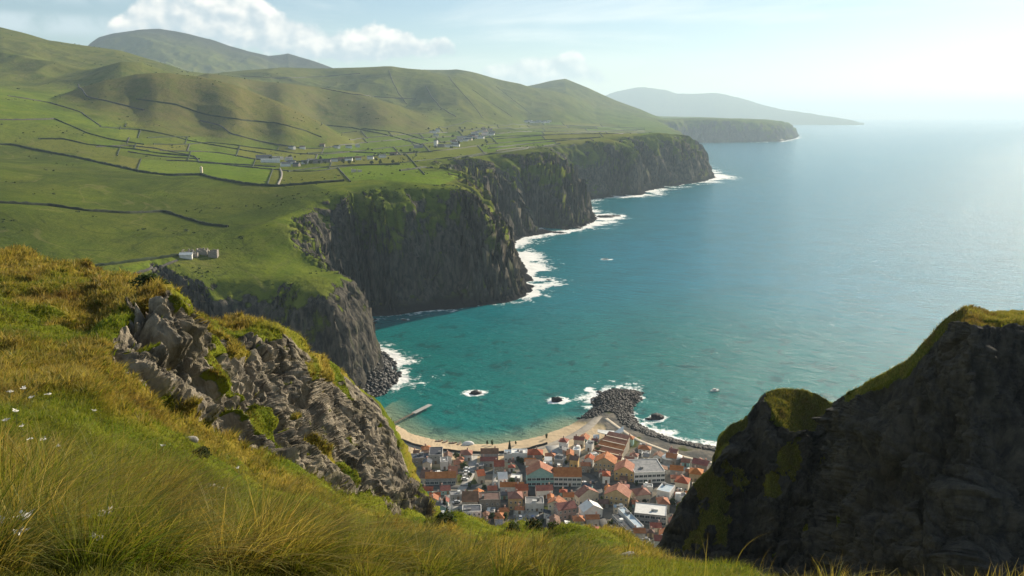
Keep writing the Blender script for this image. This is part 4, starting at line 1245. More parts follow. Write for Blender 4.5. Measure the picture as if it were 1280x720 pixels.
STREETS = [[(515, 610), (560, 607), (610, 608), (660, 606), (700, 612), (760, 608), (820, 606), (866, 604)], [(592, 565), (588, 590), (575, 615), (566, 650)], [(642, 566), (658, 590), (661, 606), (672, 640), (678, 662)], [(712, 584), (742, 596), (748, 612), (742, 635), (760, 668)],
           [(500, 556), (560, 565), (640, 566), (690, 560)], [(520, 585), (588, 588), (655, 588)], [(757, 568), (795, 575), (850, 582), (890, 590)], [(795, 612), (815, 640)], [(566, 632), (620, 626), (668, 628), (720, 634)], [(618, 567), (620, 588), (618, 608)]]
STREETW = []
def near_street(x, y, half):
    if not STREETW:
        for L in STREETS:
            q = [town_xy(*p) for p in L]
            for (ax, ay), (bx, by) in zip(q, q[1:]):
                n = max(int(math.hypot(bx - ax, by - ay) / 2), 1)
                STREETW.extend((ax + (bx - ax) * k / n, ay + (by - ay) * k / n) for k in range(n + 1))
    return any((x - a) ** 2 + (y - b) ** 2 < (2.5 + half * .95) ** 2 for a, b in STREETW)
def plan_town():
    for k in KEYS:
        px, py, w, d, h, rz, kind, rc, wc = k
        w, d, h = w * .77, d * .77, h * .85
        x, y = town_xy(px, py)
        o = obb(x, y, w, d, rz, .15)
        PLACED.append(o)
        HOUSES.append([x, y, rz, w, d, h, kind, rc, wc, px, py])
    # the fan hall and the white shells stand here
    for px, py, w, d, rz in ((768, 560, 18, 18, -.55), (766, 543, 14, 8, -.1)):
        x, y = town_xy(px, py); PLACED.append(obb(x, y, w, d, rz, .3))
    for i in range(14000):
        px = RNG.uniform(497, 905); py = RNG.uniform(545, 690)
        if not in_poly(px, py, EDGE) or any(in_poly(px, py, q) for q in OPEN):
            continue
        x, y = town_xy(px, py)
        right = min(max((px - 640) / 160, 0), 1)
        w = RNG.uniform(4.0, 7.2); d = RNG.uniform(3.8, 5.6)
        if i > 4000:
            w, d = RNG.uniform(2.8, 4.6), RNG.uniform(2.6, 4.0)
        rz = -.38 * right * min(max((640 - py) / 60, .3), 1) + RNG.gauss(.03, .09) + RNG.choice((0, 0, math.pi / 2))
        o = obb(x, y, w, d, rz, .45 if RNG.random() < .5 else 1.3)
        if any(clash(o, q) for q in PLACED) or near_street(x, y, .5 * max(w, d)):
            continue
        PLACED.append(o)
        u = RNG.random()
        if u < .50 + .22 * right:
            kind, rc = RNG.choice(('gable', 'gable', 'hip')), RNG.choice(('orange', 'orange', 'red', 'orange', 'brown'))
        elif u < .80:
            kind, rc = RNG.choice(('gable', 'hip', 'gable')), RNG.choice(('slate', 'brown', 'slate', 'red'))
        else:
            kind, rc = 'flat', RNG.choice(('grey', 'white', 'dark', 'blue', 'grey', 'slate'))
        if i > 4000 and RNG.random() < .4:
            kind, rc = 'shed', RNG.choice(('grey', 'brown', 'white', 'slate'))
        wc = RNG.choice(('white', 'white', 'cream', 'grey', 'stone', 'white', 'pink', 'cream', 'teal', 'ochre') if u < .8 else ('white', 'grey', 'white', 'cream'))
        h = RNG.choice((2.9, 3.1, 4.8, 5.0, 5.2)) if i < 4000 else RNG.choice((2.6, 2.8, 3.0))
        HOUSES.append([x, y, rz, w, d, h, kind, rc, wc, px, py])
        if len(HOUSES) > 270:
            break
plan_town()
RN = {'orange': 'orange tiled', 'red': 'red tiled', 'brown': 'brown tiled', 'slate': 'dark slate', 'grey': 'grey felt', 'white': 'white', 'blue': 'pale blue', 'dark': 'near-black'}
WN = {'white': 'white', 'cream': 'cream', 'grey': 'grey', 'stone': 'stone', 'teal': 'pale teal', 'pink': 'pink', 'ochre': 'ochre'}
ROWN = ['row behind the beach', 'second row', 'third row', 'fourth row', 'fifth row', 'sixth row', 'seventh row', 'eighth row', 'last row']
def label_town():
    rows = {}
    for h in HOUSES:
        x, y = h[0], h[1]
        shore = 556 - (12 * max(0, 1 - abs(h[9] - 765) / 70))
        b = int(min(max((h[10] - shore - 4) / 12.5, 0), 8))
        rows.setdefault(b, []).append(h)
    for b, hs in rows.items():
        hs.sort(key=lambda q: q[9])
        for i, q in enumerate(hs):
            form = {'flat': 'flat', 'gable': 'gabled', 'hip': 'hipped', 'shed': 'lean-to'}[q[6]]
            q.append('%s house, %s %s roof, %s from bluff in %s' % (WN[q[8]], RN[q[7]], form, ORD[i], ROWN[b]))
label_town()
for q in HOUSES:
    x, y, rz, w, d, h, kind, rc, wc, px, py, lab = q
    big = w * d > 180
    r = make_house('house', x, y, town_z(x, y) - .1, rz, w, d, h, kind, rc, wc, chimney=True)
    tag(r, lab, 'house', 'houses of the town behind the beach')

def fan_hall():
    x, y = town_xy(768, 560)
    root = empty('stepped_hall', (x, y, town_z(x, y)), -.55)
    tag(root, 'large hall of four stepped orange roofs spreading like a fan near the breakwater', 'hall')
    for i in range(4):
        w = 13.5 + i * 1.2; h = 8 - i * 1.5; y0 = 7 - i * 4.4
        b = MB(); b.box(-w / 2, w / 2, y0 - 4.2, y0 - .1, -1, h - .2); b.build('wall', WALL['cream'], root)
        b = MB()
        v = [(-w / 2 - .4, y0 - 4.8, h - .6), (w / 2 + .4, y0 - 4.8, h - .6), (w / 2 + .2, y0, h + 1.1), (-w / 2 - .2, y0, h + 1.1)]
        v += [(a, c, e - .25) for a, c, e in v]
        b.add(v, [(0, 1, 2, 3), (7, 6, 5, 4), (0, 4, 5, 1), (1, 5, 6, 2), (2, 6, 7, 3), (3, 7, 4, 0)])
        b.build('roof', ROOF['orange'], root)
    for i in range(5):
        link('window', WIN_BIG, root, (-6.4 + i * 3.2, 7 - 3 * 4.4 - 4.2 - .004, 1.0), 0)
fan_hall()
def white_shells():
    x, y = town_xy(766, 543)
    root = empty('pavilion', (x, y, town_z(x, y)), -.1)
    tag(root, 'white pavilion with two sharp angular roof shells by the breakwater', 'pavilion')
    b = MB(); b.box(-5, 5, -2.6, 2.6, -1, 3); b.build('wall', M_GLASS, root)
    for (x0, x1, a, c) in ((-9.5, 1.0, 4.8, 3.2), (0.6, 6.5, 3.3, 6.6)):
        b = MB()
        v = [(x0, -2.2, a - .6), (x1, -3.6, c - .8), (x1, 3.2, c), (x0, .4, a)]
        v += [(p, q, e + .35) for p, q, e in v]
        b.add(v, [(3, 2, 1, 0), (4, 5, 6, 7), (0, 1, 5, 4), (1, 2, 6, 5), (2, 3, 7, 6), (3, 0, 4, 7)])
        b.build('roof_shell', ROOF['white'], root)
    for xx in (-8.5, 5.5):
        b = MB(); b.tube((xx, -.5, -1), (xx, -.5, 4.2), .18, .15); b.build('post', M_FRAME, root)
white_shells()
def dome_hall():
    x, y = town_xy(840, 573)
    root = empty('round_hall', (x, y, town_z(x, y)), .2)
    tag(root, 'round hall under a shallow white oval roof near the shore track', 'hall')
    n = 28
    b = MB()
    ring = lambda k, z: [(6.2 * k * math.cos(i * 2 * math.pi / n), 4.4 * k * math.sin(i * 2 * math.pi / n), z) for i in range(n)]
    v = ring(.94, -1) + ring(.94, 3.3)
    b.add(v, [(i, (i + 1) % n, n + (i + 1) % n, n + i) for i in range(n)]); b.build('wall', WALL['grey'], root)
    b = MB()
    v = ring(1, 3.2) + ring(1, 3.45) + ring(.8, 4.2) + ring(.45, 4.8) + [(0, 0, 5.0)]
    f = [(k * n + i, k * n + (i + 1) % n, (k + 1) * n + (i + 1) % n, (k + 1) * n + i) for k in range(3) for i in range(n)] + [(3 * n + i, 3 * n + (i + 1) % n, 4 * n) for i in range(n)] + [tuple(range(n))[::-1]]
    b.add(v, f); b.build('roof', ROOF['white'], root, True)
dome_hall()

# ------------------------------------------------------------------ roads, promenade, sea wall
def densify(pts, step):
    pts = np.array(pts, float)
    seg = np.hypot(*np.diff(pts, axis=0).T); cum = np.concatenate([[0], np.cumsum(seg)])
    n = max(int(cum[-1] / step), 2)
    s = np.linspace(0, cum[-1], n + 1)
    # smooth with a monotone cubic in each coordinate
    return np.stack([pchip(s, cum, pts[:, 0]), pchip(s, cum, pts[:, 1])], -1)
def smooth_line(P, k=6):
    for _ in range(k):
        Q = P.copy(); Q[1:-1] = (P[:-2] + 2 * P[1:-1] + P[2:]) / 4; P = Q
    return P
def ribbon(name, pts, width, mat, lift=.10, kerb=0.0, step=2.0, is_structure=True):
    P = smooth_line(densify(pts, step))
    T = np.gradient(P, axis=0); T /= np.hypot(*T.T)[:, None] + 1e-9
    Nn = np.stack([-T[:, 1], T[:, 0]], -1)
    wd = np.broadcast_to(np.asarray(width, float), (len(P),)) if np.ndim(width) == 0 else np.interp(np.linspace(0, 1, len(P)), np.linspace(0, 1, len(width)), width)
    offs = np.array([-.5, -.46, 0, .46, .5])
    X = P[:, None] + Nn[:, None] * (offs[None] * wd[:, None])[..., None]
    Z = land(X[..., 0], X[..., 1])
    Z = np.maximum(Z, np.median(Z, axis=1, keepdims=True)) + lift
    Z[:, 0] -= .6; Z[:, -1] -= .6
    V = np.concatenate([X, Z[..., None]], -1)
    f = grid_faces(len(P), len(offs))
    o = mesh_np(name, V, f, mat, smooth=False)
    return structure(o) if is_structure else o
def px_line(pts, z=5.0):
    return [tuple(at_z(a, b, z)[:2]) for a, b in pts]
ribbon('promenade', px_line([(488, 540), (520, 554), (560, 561), (610, 564), (650, 561), (685, 552), (712, 542), (733, 531), (749, 517)]), [3, 3.5, 4, 4, 4, 5, 6, 7, 5], M_BEIGE, .16)
ribbon('shore_track', px_line([(757, 520), (772, 531), (795, 546), (822, 557), (850, 567), (880, 574), (905, 578)]), 3.2, M_BEIGE, .16)
ribbon('road', px_line([(690, 552), (697, 562), (706, 574), (712, 584)]), [9, 10, 9, 6], M_CONC, .22)
ribbon('street', px_line([(515, 610), (560, 607), (610, 608), (660, 606), (700, 612), (760, 608), (820, 606), (866, 604)]), 5, M_ASPH, .14)
ribbon('street', px_line([(592, 565), (588, 590), (575, 615), (566, 650)]), 5, M_CONC, .18)
ribbon('street', px_line([(642, 566), (658, 590), (661, 606), (672, 640), (678, 662)]), 5, M_ASPH, .20)
ribbon('street', px_line(STREETS[5]), 4, M_ASPH, .16)
ribbon('street', px_line(STREETS[6]), 4, M_CONC, .19)
ribbon('street', px_line(STREETS[8]), 4, M_ASPH, .21)
ribbon('street', px_line(STREETS[9]), 3.5, M_CONC, .23)
ribbon('street', px_line([(712, 584), (742, 596), (748, 612), (742, 635), (760, 668)]), 5, M_ASPH, .24)
ribbon('car_park', px_line([(642, 650), (674, 650)]), 18, M_CONC, .12)
ribbon('car_park', px_line([(566, 616), (572, 640)]), 10, M_CONC, .12)
def wall_strip(name, pts, h, w, mat, step=1.5, rough=.25, base=-.5, seed=0, smooth=False):
    """a wall or hedge that follows the ground along pts (world x, y)"""
    P = smooth_line(densify(pts, step), 3)
    T = np.gradient(P, axis=0); T /= np.hypot(*T.T)[:, None] + 1e-9
    Nn = np.stack([-T[:, 1], T[:, 0]], -1)
    n = len(P)
    k = np.arange(n)
    jh = 1 + rough * fbm(k / 2.3, k * 0 + seed, octaves=3, seed=seed + 500)
    jw = 1 + rough * fbm(k / 2.0, k * 0 + seed + 9, octaves=3, seed=seed + 501)
    prof = [(-.5, 0), (-.48, .55), (-.34, .9), (0, 1.0), (.34, .9), (.48, .55), (.5, 0)]
    z0 = land(P[:, 0], P[:, 1])
    V = np.zeros((n, len(prof), 3))
    for i, (a, b) in enumerate(prof):
        V[:, i, :2] = P + Nn * (a * w * jw)[:, None]
        V[:, i, 2] = z0 + (b * h * jh if b > 0 else base)
    f = grid_faces(n, len(prof))
    caps = [np.array([[0, i, i + 1] for i in range(1, 6)]), np.array([[(n - 1) * 7, (n - 1) * 7 + i + 1, (n - 1) * 7 + i] for i in range(1, 6)])]
    return mesh_np(name, V, [f] + caps, mat, smooth=smooth)
tag(wall_strip('sea_wall', px_line([(492, 541), (520, 552), (560, 558.8), (610, 561.5), (650, 558.5), (684, 550)]), 1.5, .9, M_DARKROCK, base=-1.5, seed=3), 'long dark stone sea wall between the beach and the town', 'wall')

# ------------------------------------------------------------------ pier, rocks, boulders, boats
def pier():
    a = Vector(at_z(482, 534, 2.2)); b = Vector(at_z(516, 516, 2.2)); c = Vector(at_z(538, 505.5, 2.2))
    d = (c - a); rz = math.atan2(d.y, d.x)
    root = empty('pier', a, rz)
    tag(root, 'narrow wooden pier running from the sand into the green bay', 'pier')
    L = d.length; L1 = (b - a).length
    m = MB(); m.box(0, L1, -.7, .7, -.25, 0); m.build('walkway', M_WOOD, root)
    m = MB(); m.box(L1 + .002, L, -1.7, 1.7, -.3, .06); m.build('landing_stage', M_CONC, root)
    for i in range(9):
        x = 1.5 + i * (L - 3) / 8
        for s in (-1, 1):
            m = MB(); y = s * (.55 if x < L1 else 1.5); m.tube((x, y, -4.5), (x, y, -.25 if x < L1 else -.3), .16, .14); m.build('pile', M_WOOD, root)
    for s in (-1, 1):
        m = MB(); y = s * .62
        for i in range(12):
            m.box(i * L1 / 12 + .2, i * L1 / 12 + .28, y - .04, y + .04, 0, 1.0)
        m.box(.2, L1, y - .03, y + .03, 1.0, 1.06); m.build('railing', M_WOOD, root)
pier()

def ico(sub):
    import bmesh
    bm = bmesh.new(); bmesh.ops.create_icosphere(bm, subdivisions=sub, radius=1)
    V = np.array([v.co[:] for v in bm.verts]); Fc = np.array([[v.index for v in f.verts] for f in bm.faces]); bm.free()
    return V, Fc
IV1, IF1 = ico(1); IV2, IF2 = ico(2); IV4, IF4 = ico(4)
def rock_verts(V, seed, k=.45, f=1.3):
    n = fbm(V[:, 0] * f + seed * 3.1, V[:, 1] * f + seed, V[:, 2] * f, 3, seed)
    q = np.round((V * (1 + k * n)[:, None]) * 3.2) / 3.2
    return V * (1 + k * n)[:, None] * .6 + q * .4
ROCKN = {(595, 491.5): 'low dark reef rock ringed by foam in the middle of the bay', (696, 501): 'round dark sea rock with foam skirt between the beach and breakwater', (822, 522.5): 'tall dark sea stack in the surf right beside the breakwater',
         (812, 524): 'small flat rock joined in surf to the taller sea stack', (968, 176): 'far low islet off the end of the flat headland', (700, 291): 'dark skerry at the foot of the middle cliff', (757, 271): 'long dark reef reaching out from the cliff foot',
         (770, 270): 'outermost low rock of the reef off the cliff', (722, 285): 'small skerry in surf under the ribbed cliff', (748, 490): 'small dark rock in foam left of the breakwater tip', (505, 400): 'low dark rock under the shaded cliff', (640, 323): 'skerry in the surf near the headland foot', (686, 350): 'lone wet rock in the foam below the dark headland', (757, 324): 'half sunk rock breaking the open water off the headland'}
for i, (a, b, rad, hh) in enumerate(SEA_ROCKS):
    if (a, b) not in ROCKN:
        continue
    p = at_z(a, b, 0)
    V = rock_verts(IV4, 40 + i, .5, 1.5) * np.array([rad * 1.15, rad * .95, hh * 1.35])
    V += .06 * rad * np.stack([fbm(V[:, 0] / rad * 5, V[:, 1] / rad * 5, V[:, 2] * 2, 3, 77 + j) for j in range(3)], -1)
    o = mesh_np('sea_rock', V, IF4, M_DARKROCK, smooth=False)
    o.location = (p[0], p[1], -.15 * hh)
    tag(o, ROCKN[(a, b)], 'rock', 'rocks in the sea')

def boulders():
    """the heaped dark boulders of the breakwater, the shore and the cliff foot"""
    rng = np.random.default_rng(5)
    pts = []
    px = rng.uniform(700, 915, 60000); py = rng.uniform(484, 585, 60000)
    p = at_z(px, py, 1.0)
    _, at = land(p[:, 0], p[:, 1], True)
    k = (at['w2'] < 11.5) & (at['dl'] > -2.0) & (at['dl'] < np.where(px < 745, 9, np.where((py < 519) & (px < 800), 60, 11))) & (at['f2'] > .25)
    wz = 3000
    P = p[k][:, :2]
    P = P[rng.permutation(len(P))[:wz]]
    # left side of the beach wall of stones
    px = rng.uniform(425, 500, 30000); py = rng.uniform(400, 500, 30000)
    p2 = at_z(px, py, 3.0)
    z2, at2 = land(p2[:, 0], p2[:, 1], True)
    k2 = (at2['dh'] > -6) & (at2['dh'] < 22) & (z2 < 14) & (at2['fo'] > .1)
    P2 = p2[k2][:, :2]; P2 = P2[rng.permutation(len(P2))[:1300]]
    A = np.concatenate([P, P2])
    sz = np.concatenate([rng.uniform(.45, 1.25, len(P)) ** 1.2, rng.uniform(.8, 2.4, len(P2))])
    z = np.maximum(land(A[:, 0], A[:, 1]), -.4)
    var = [rock_verts(IV1, 100 + i, .5, 1.2) for i in range(12)]
    VV, FF = [], []
    for i in range(len(A)):
        a = rng.uniform(0, 6.28); c, s = math.cos(a), math.sin(a)
        v = var[i % 12] * np.array([1, rng.uniform(.7, 1.0), rng.uniform(.55, .9)]) * sz[i]
        v = np.stack([v[:, 0] * c - v[:, 1] * s, v[:, 0] * s + v[:, 1] * c, v[:, 2]], -1)
        VV.append(v + np.array([A[i, 0], A[i, 1], z[i] + .25 * sz[i]])); FF.append(IF1 + i * len(IV1))
    o = mesh_np('boulders', np.concatenate(VV), np.concatenate(FF), M_DARKROCK, smooth=False)
    tag(o, 'heaped dark boulders along the breakwater, the shore and the cliff foot', 'boulders', kind='stuff')
boulders()

def boat_mesh(L, w, h):
    b = MB(); n = 9
    sec = []
    for i in range(n):
        t = i / (n - 1)
        k = math.sin(math.pi * (0.18 + .82 * (1 - t))) ** .6 if t > .0 else .8
        k = max(min(1.0, (1 - t) * 2.2) ** .6, .03)
        x = -L / 2 + t * L
        sec.append([(x, -w / 2 * k, h * (1 + .25 * t * t)), (x, -w / 2 * k * .75, h * .3), (x, 0, 0 + .15 * t * t * h), (x, w / 2 * k * .75, h * .3), (x, w / 2 * k, h * (1 + .25 * t * t))])
    v = [p for s in sec for p in s]
    f = [(i * 5 + j, i * 5 + j + 1, (i + 1) * 5 + j + 1, (i + 1) * 5 + j) for i in range(n - 1) for j in range(4)] + [(0, 1, 2, 3, 4)]
    f += [(i * 5, (i + 1) * 5, (i + 1) * 5 + 4, i * 5 + 4) for i in range(n - 1)]
    b.add(v, f)
    return b
def boats():
    p = at_z(893, 489, 0)
    root = empty('motor_boat', (p[0], p[1], -.25), math.radians(200))
    tag(root, 'small white motor boat trailing foam off the breakwater', 'boat')
    boat_mesh(7.5, 2.6, 1.1).build('hull', WALL['white'], root)
    m = MB(); m.box(-1.2, 1.2, -.8, .8, 1.1, 2.2); m.build('cabin', WALL['white'], root)
    m = MB(); m.box(1.2, 1.24, -.7, .7, 1.5, 2.1); m.box(-1.0, 1.0, -.83, -.8, 1.5, 2.05); m.box(-1.0, 1.0, .8, .83, 1.5, 2.05); m.build('window', M_GLASS, root)
    m = MB(); m.box(-4.1, -3.6, -.3, .3, .3, 1.5); m.build('outboard_motor', ROOF['dark'], root)
    first = None
    for i, (a, b, rz, lab) in enumerate(((549, 548.5, .4, 'dark rowing boat drawn up on the sand nearest the pier'), (557, 549.5, .9, 'dark rowing boat tilted on the sand, second from the pier'), (566, 551.5, .2, 'dark rowing boat third from the pier, above the tide line'), (574, 552, 1.2, 'dark rowing boat fourth from the pier, close under the sea wall'))):
        x, y = at_z(a, b, 2)[:2]
        z = town_z(x, y)
        if first is None:
            first = empty('rowing_boat', (x, y, z), rz)
            boat_mesh(5.2, 1.7, .7).build('hull', M_WOOD, first)
            for q in (-1.0, .6):
                m = MB(); m.box(q - .14, q + .14, -.7, .7, .74, .80); m.build('thwart', M_CONC, first)
            r = first
        else:
            r = copy_tree(first); r.location = (x, y, z); r.rotation_euler = (0, 0, rz)
        tag(r, lab, 'boat', 'rowing boats on the beach')
    x, y = at_z(585, 552.5, 2)[:2]
    root = empty('beach_tent', (x, y, town_z(x, y)), .2)
    tag(root, 'pale blue and white dome tent on the sand by the sea wall', 'tent')
    n = 20
    b = MB()
    v = [(4.0 * k * math.cos(i * 2 * math.pi / n), 2.2 * k * math.sin(i * 2 * math.pi / n), z) for k, z in ((1, -.3), (.95, .8), (.7, 1.7), (.35, 2.2)) for i in range(n)] + [(0, 0, 2.35)]
    b.add(v, [(k * n + i, k * n + (i + 1) % n, (k + 1) * n + (i + 1) % n, (k + 1) * n + i) for k in range(3) for i in range(n)] + [(3 * n + i, 3 * n + (i + 1) % n, 4 * n) for i in range(n)])
    b.build('canvas', ROOF['white'], root, True)
    b = MB(); b.box(-1.1, 1.1, -2.35, -2.1, -.2, 1.3); b.build('entrance', ROOF['blue'], root)
boats()

# ------------------------------------------------------------------ trees
def leaf_mat(name, c0, c1):
    m, g, out = new_mat(name)
    pos = g.n('ShaderNodeNewGeometry').outputs['Position']
    rnd = g.n('ShaderNodeObjectInfo').outputs['Random']
    n = g.noise(pos, 1.1, 3, .6)
    col = g.mix(g.step(g.m('ADD', n, g.m('MULTIPLY', g.m('SUBTRACT', rnd, .5), .3)), .32, .68), c0, c1)
    p = g.n('ShaderNodeBsdfPrincipled', {'Base Color': col, 'Roughness': .75, 'Specular IOR Level': .2})
    t = g.n('ShaderNodeBsdfTranslucent', {'Color': g.vmul(col, (1.2, 1.2, .8))})
    mx = g.n('ShaderNodeMixShader', {0: .3, 1: p.outputs[0], 2: t.outputs[0]})
    g.nt.links.new(mx.outputs[0], out.inputs[0])
    return m
M_LEAF = leaf_mat('leaves', (.022, .038, .010), (.055, .085, .02))
M_NEEDLE = leaf_mat('needles', (.012, .022, .010), (.028, .045, .016))
def crown_mesh(name, seed, shape, n, size, mat):
    rng = np.random.default_rng(seed)
    cl = []
    if shape == 'round':
        for _ in range(9):
            d = rng.normal(size=3); d /= np.linalg.norm(d)
            cl.append((d * rng.uniform(.35, .75) * np.array([1, 1, .8]) + np.array([0, 0, 1.15]), rng.uniform(.32, .55)))
        P = np.concatenate([c + np.array(r) * (lambda q: q / np.linalg.norm(q, axis=1, keepdims=True) * rng.uniform(.55, 1.05, (n // 9, 1)))(rng.normal(size=(n // 9, 3))) for c, r in cl])
    else:
        t = rng.uniform(0, 1, n) ** .8; a = rng.uniform(0, 6.28, n)
        rr = (1 - t) * .55 * (.75 + .35 * np.sin(t * 40)) * rng.uniform(.5, 1.05, n)
        P = np.stack([rr * np.cos(a), rr * np.sin(a), .25 + t * 2.1 - rr * .25], -1)
    m = len(P)
    u = rng.normal(size=(m, 3)); u /= np.linalg.norm(u, axis=1, keepdims=True)
    v = np.cross(u, rng.normal(size=(m, 3))); v /= np.linalg.norm(v, axis=1, keepdims=True)
    s = size * rng.uniform(.6, 1.3, (m, 1))
    V = np.stack([P - u * s, P - v * s * .6, P + u * s, P + v * s * .6], 1).reshape(-1, 3)
    o = mesh_np(name, V, np.arange(m * 4).reshape(m, 4), mat, smooth=False, link=False)
    return o.data
def trunk_mesh(seed, h=1.1):
    r = random.Random(seed); b = MB()
    b.tube((0, 0, -.3), (.03, .02, h * .55), .09, .07); b.tube((.03, .02, h * .55), (0, .03, h), .07, .04)
    for _ in range(4):
        a = r.uniform(0, 6.28); b.tube((.02, .02, h * r.uniform(.5, .8)), (math.cos(a) * .5, math.sin(a) * .5, h * r.uniform(1.0, 1.3)), .04, .015, 5)
    return b.mesh('trunk', M_BARK)
CROWNS = [crown_mesh('crown', 11 + i, 'round', 900, .13, M_LEAF) for i in range(4)]
CONES = [crown_mesh('crown', 31 + i, 'cone', 900, .12, M_NEEDLE) for i in range(2)]
TRUNKS = [trunk_mesh(3 + i) for i in range(3)]
def tree(name, x, y, z, s, kind, i, label, cat='tree', group=None):
    r = empty(name, (x, y, z), i * 1.7)
    link('trunk', TRUNKS[i % 3], r); link('crown', (CONES[i % 2] if kind == 'cone' else CROWNS[i % 4]), r)
    r.scale = (s, s, s * (1 + .15 * math.sin(i * 2.3)))
    return tag(r, label, cat, group)
def town_trees():
    spots = []
    r = random.Random(19)
    fixed = [(556, 641, 4.2, 'cone'), (637, 556, 2.6, 'cone'), (640, 600, 2, 'round'), (575, 570, 2.2, 'round'), (578, 580, 2.2, 'round'), (673, 566, 1.8, 'round'), (677, 569, 1.6, 'round'), (712, 566, 2.0, 'round'), (716, 572, 2.2, 'round'), (709, 562, 1.8, 'round'),
             (720, 574, 1.8, 'round'), (740, 577, 1.9, 'round'), (603, 567, 2.0, 'round'), (613, 650, 2.3, 'round'), (620, 653, 2.0, 'round'), (630, 650, 2.0, 'round'), (574, 645, 2.0, 'round'), (745, 552, 1.8, 'round'), (751, 556, 2.0, 'round'), (748, 563, 2.2, 'round'), (840, 632, 2.2, 'round'), (846, 625, 2.0, 'round')]
    for a, b, s, k in fixed:
        x, y = town_xy(a, b); spots.append((x, y, s, k, a, b))
    n = 0
    while len(spots) < 62 and n < 4000:
        n += 1
        a, b = r.uniform(500, 890), r.uniform(560, 662)
        if not in_poly(a, b, EDGE): continue
        x, y = town_xy(a, b)
        if any(clash(obb(x, y, 1.6, 1.6, 0), q) for q in PLACED): continue
        spots.append((x, y, r.uniform(1.1, 2.0), 'round', a, b))
    spots.sort(key=lambda q: q[4])
    for i, (x, y, s, k, a, b) in enumerate(spots):
        row = 'behind the beach' if b < 580 else ('in the middle of the town' if b < 620 else 'under the grassy hill')
        kind = 'dark conical tree' if k == 'cone' else ('large leafy tree' if s > 1.95 else ('small leafy tree' if s < 1.5 else 'leafy green tree'))
        tree('conifer' if k == 'cone' else 'town_tree', x, y, town_z(x, y), s, k, i, '%s %s, %s town tree counted from the bluff' % (kind, row, ORD[i]), 'tree', 'trees among the houses')
    for i, (a, b, s, lab) in enumerate(((609, 552.5, 1.3, 'slender dark tree on the sand nearest the beach tent'), (615, 553.5, 1.7, 'taller slender tree on the sand, one of a close pair'), (645, 554, 1.3, 'small slender tree on the sand beside the dark conical tree'), (683, 546, 1.6, 'lone small tree on the sand near the road bend'))):
        x, y = at_z(a, b, 2.5)[:2]
        r_ = tree('beach_tree', x, y, town_z(x, y), s, 'round', i, lab, 'tree', 'small trees on the beach')
        r_.scale = (s * .6, s * .6, s * 1.15)
town_trees()

# ------------------------------------------------------------------ parked cars
def car_proto(paint):
    root = empty('parked_car', (0, 0, 0))
    b = MB()
    prof = [(-2.0, .35), (-2.05, .75), (-1.75, .92), (1.0, .95), (1.85, .8), (2.0, .55), (1.95, .35)]
    n = len(prof)
    v = [(x, -.82, z) for x, z in prof] + [(x, .82, z) for x, z in prof]
    b.add(v, [(i, (i + 1) % n, n + (i + 1) % n, n + i) for i in range(n)] + [tuple(range(n))[::-1], tuple(range(n, 2 * n))]); b.build('body', paint, root)
    b = MB()
    v = [(-1.6, -.76, .92), (.95, -.76, .95), (.35, -.62, 1.42), (-1.15, -.62, 1.42), (-1.6, .76, .92), (.95, .76, .95), (.35, .62, 1.42), (-1.15, .62, 1.42)]
    b.add(v, [(0, 1, 2, 3), (7, 6, 5, 4), (1, 5, 6, 2), (4, 0, 3, 7)]); b.build('window', M_GLASS, root)
    b = MB(); b.box(-1.17, .37, -.64, .64, 1.41, 1.46); b.build('roof', paint, root)
    for sx in (-1.25, 1.25):
        for sy in (-1, 1):
            b = MB(); b.tube((sx, sy * .66, .32), (sx, sy * .86, .32), .32, .32, 10); b.build('wheel', ROOF['dark'], root)
    return root
def cars():
    def paint(n, c):
        return simple_mat(n + '_car_paint', c, tuple(min(q * 1.15, .9) for q in c), .3, spec=.5)
    PA = [('white', paint('white', (.7, .7, .7))), ('silver', paint('silver', (.38, .39, .40))), ('dark blue', paint('blue', (.03, .05, .12))), ('black', paint('black', (.02, .02, .022))), ('red', paint('red', (.35, .03, .025)))]
    protos = {}
    r = random.Random(23)
    rows = [('on the square by the ramp road', (690, 560), (704, 581), 6), ('on the lot beside the conifer', (566, 619), (578, 638), 6), ('in the car park under the hill', (641, 648), (672, 648), 8), ('at the street behind the beach', (585, 575), (581, 598), 5), ('on the square behind the white block', (724, 603), (746, 600), 5), ('in the lane beside the grey roofed block', (829, 585), (834, 603), 4)]
    for place, a, b, n in rows:
        for i in range(n):
            t = (i + .5) / n
            x, y = town_xy(a[0] + (b[0] - a[0]) * t + r.uniform(-.5, .5), a[1] + (b[1] - a[1]) * t)
            p, q = town_xy(*a), town_xy(*b)
            rz = math.atan2(q[1] - p[1], q[0] - p[0]) + math.pi / 2 + r.gauss(0, .06)
            o = obb(x, y, 4.3, 1.9, rz)
            if any(clash(o, k) for k in PLACED): continue
            PLACED.append(o)
            cn, m = r.choice(PA[:4] if r.random() < .85 else PA)
            if cn not in protos:
                protos[cn] = car_proto(m); c = protos[cn]
            else:
                c = copy_tree(protos[cn])
            c.location = (x, y, town_z(x, y) + .24); c.rotation_euler = (0, 0, rz)
            tag(c, '%s car, %s of the cars parked %s' % (cn, ORD[i], place), 'car', 'cars parked in the town')
cars()

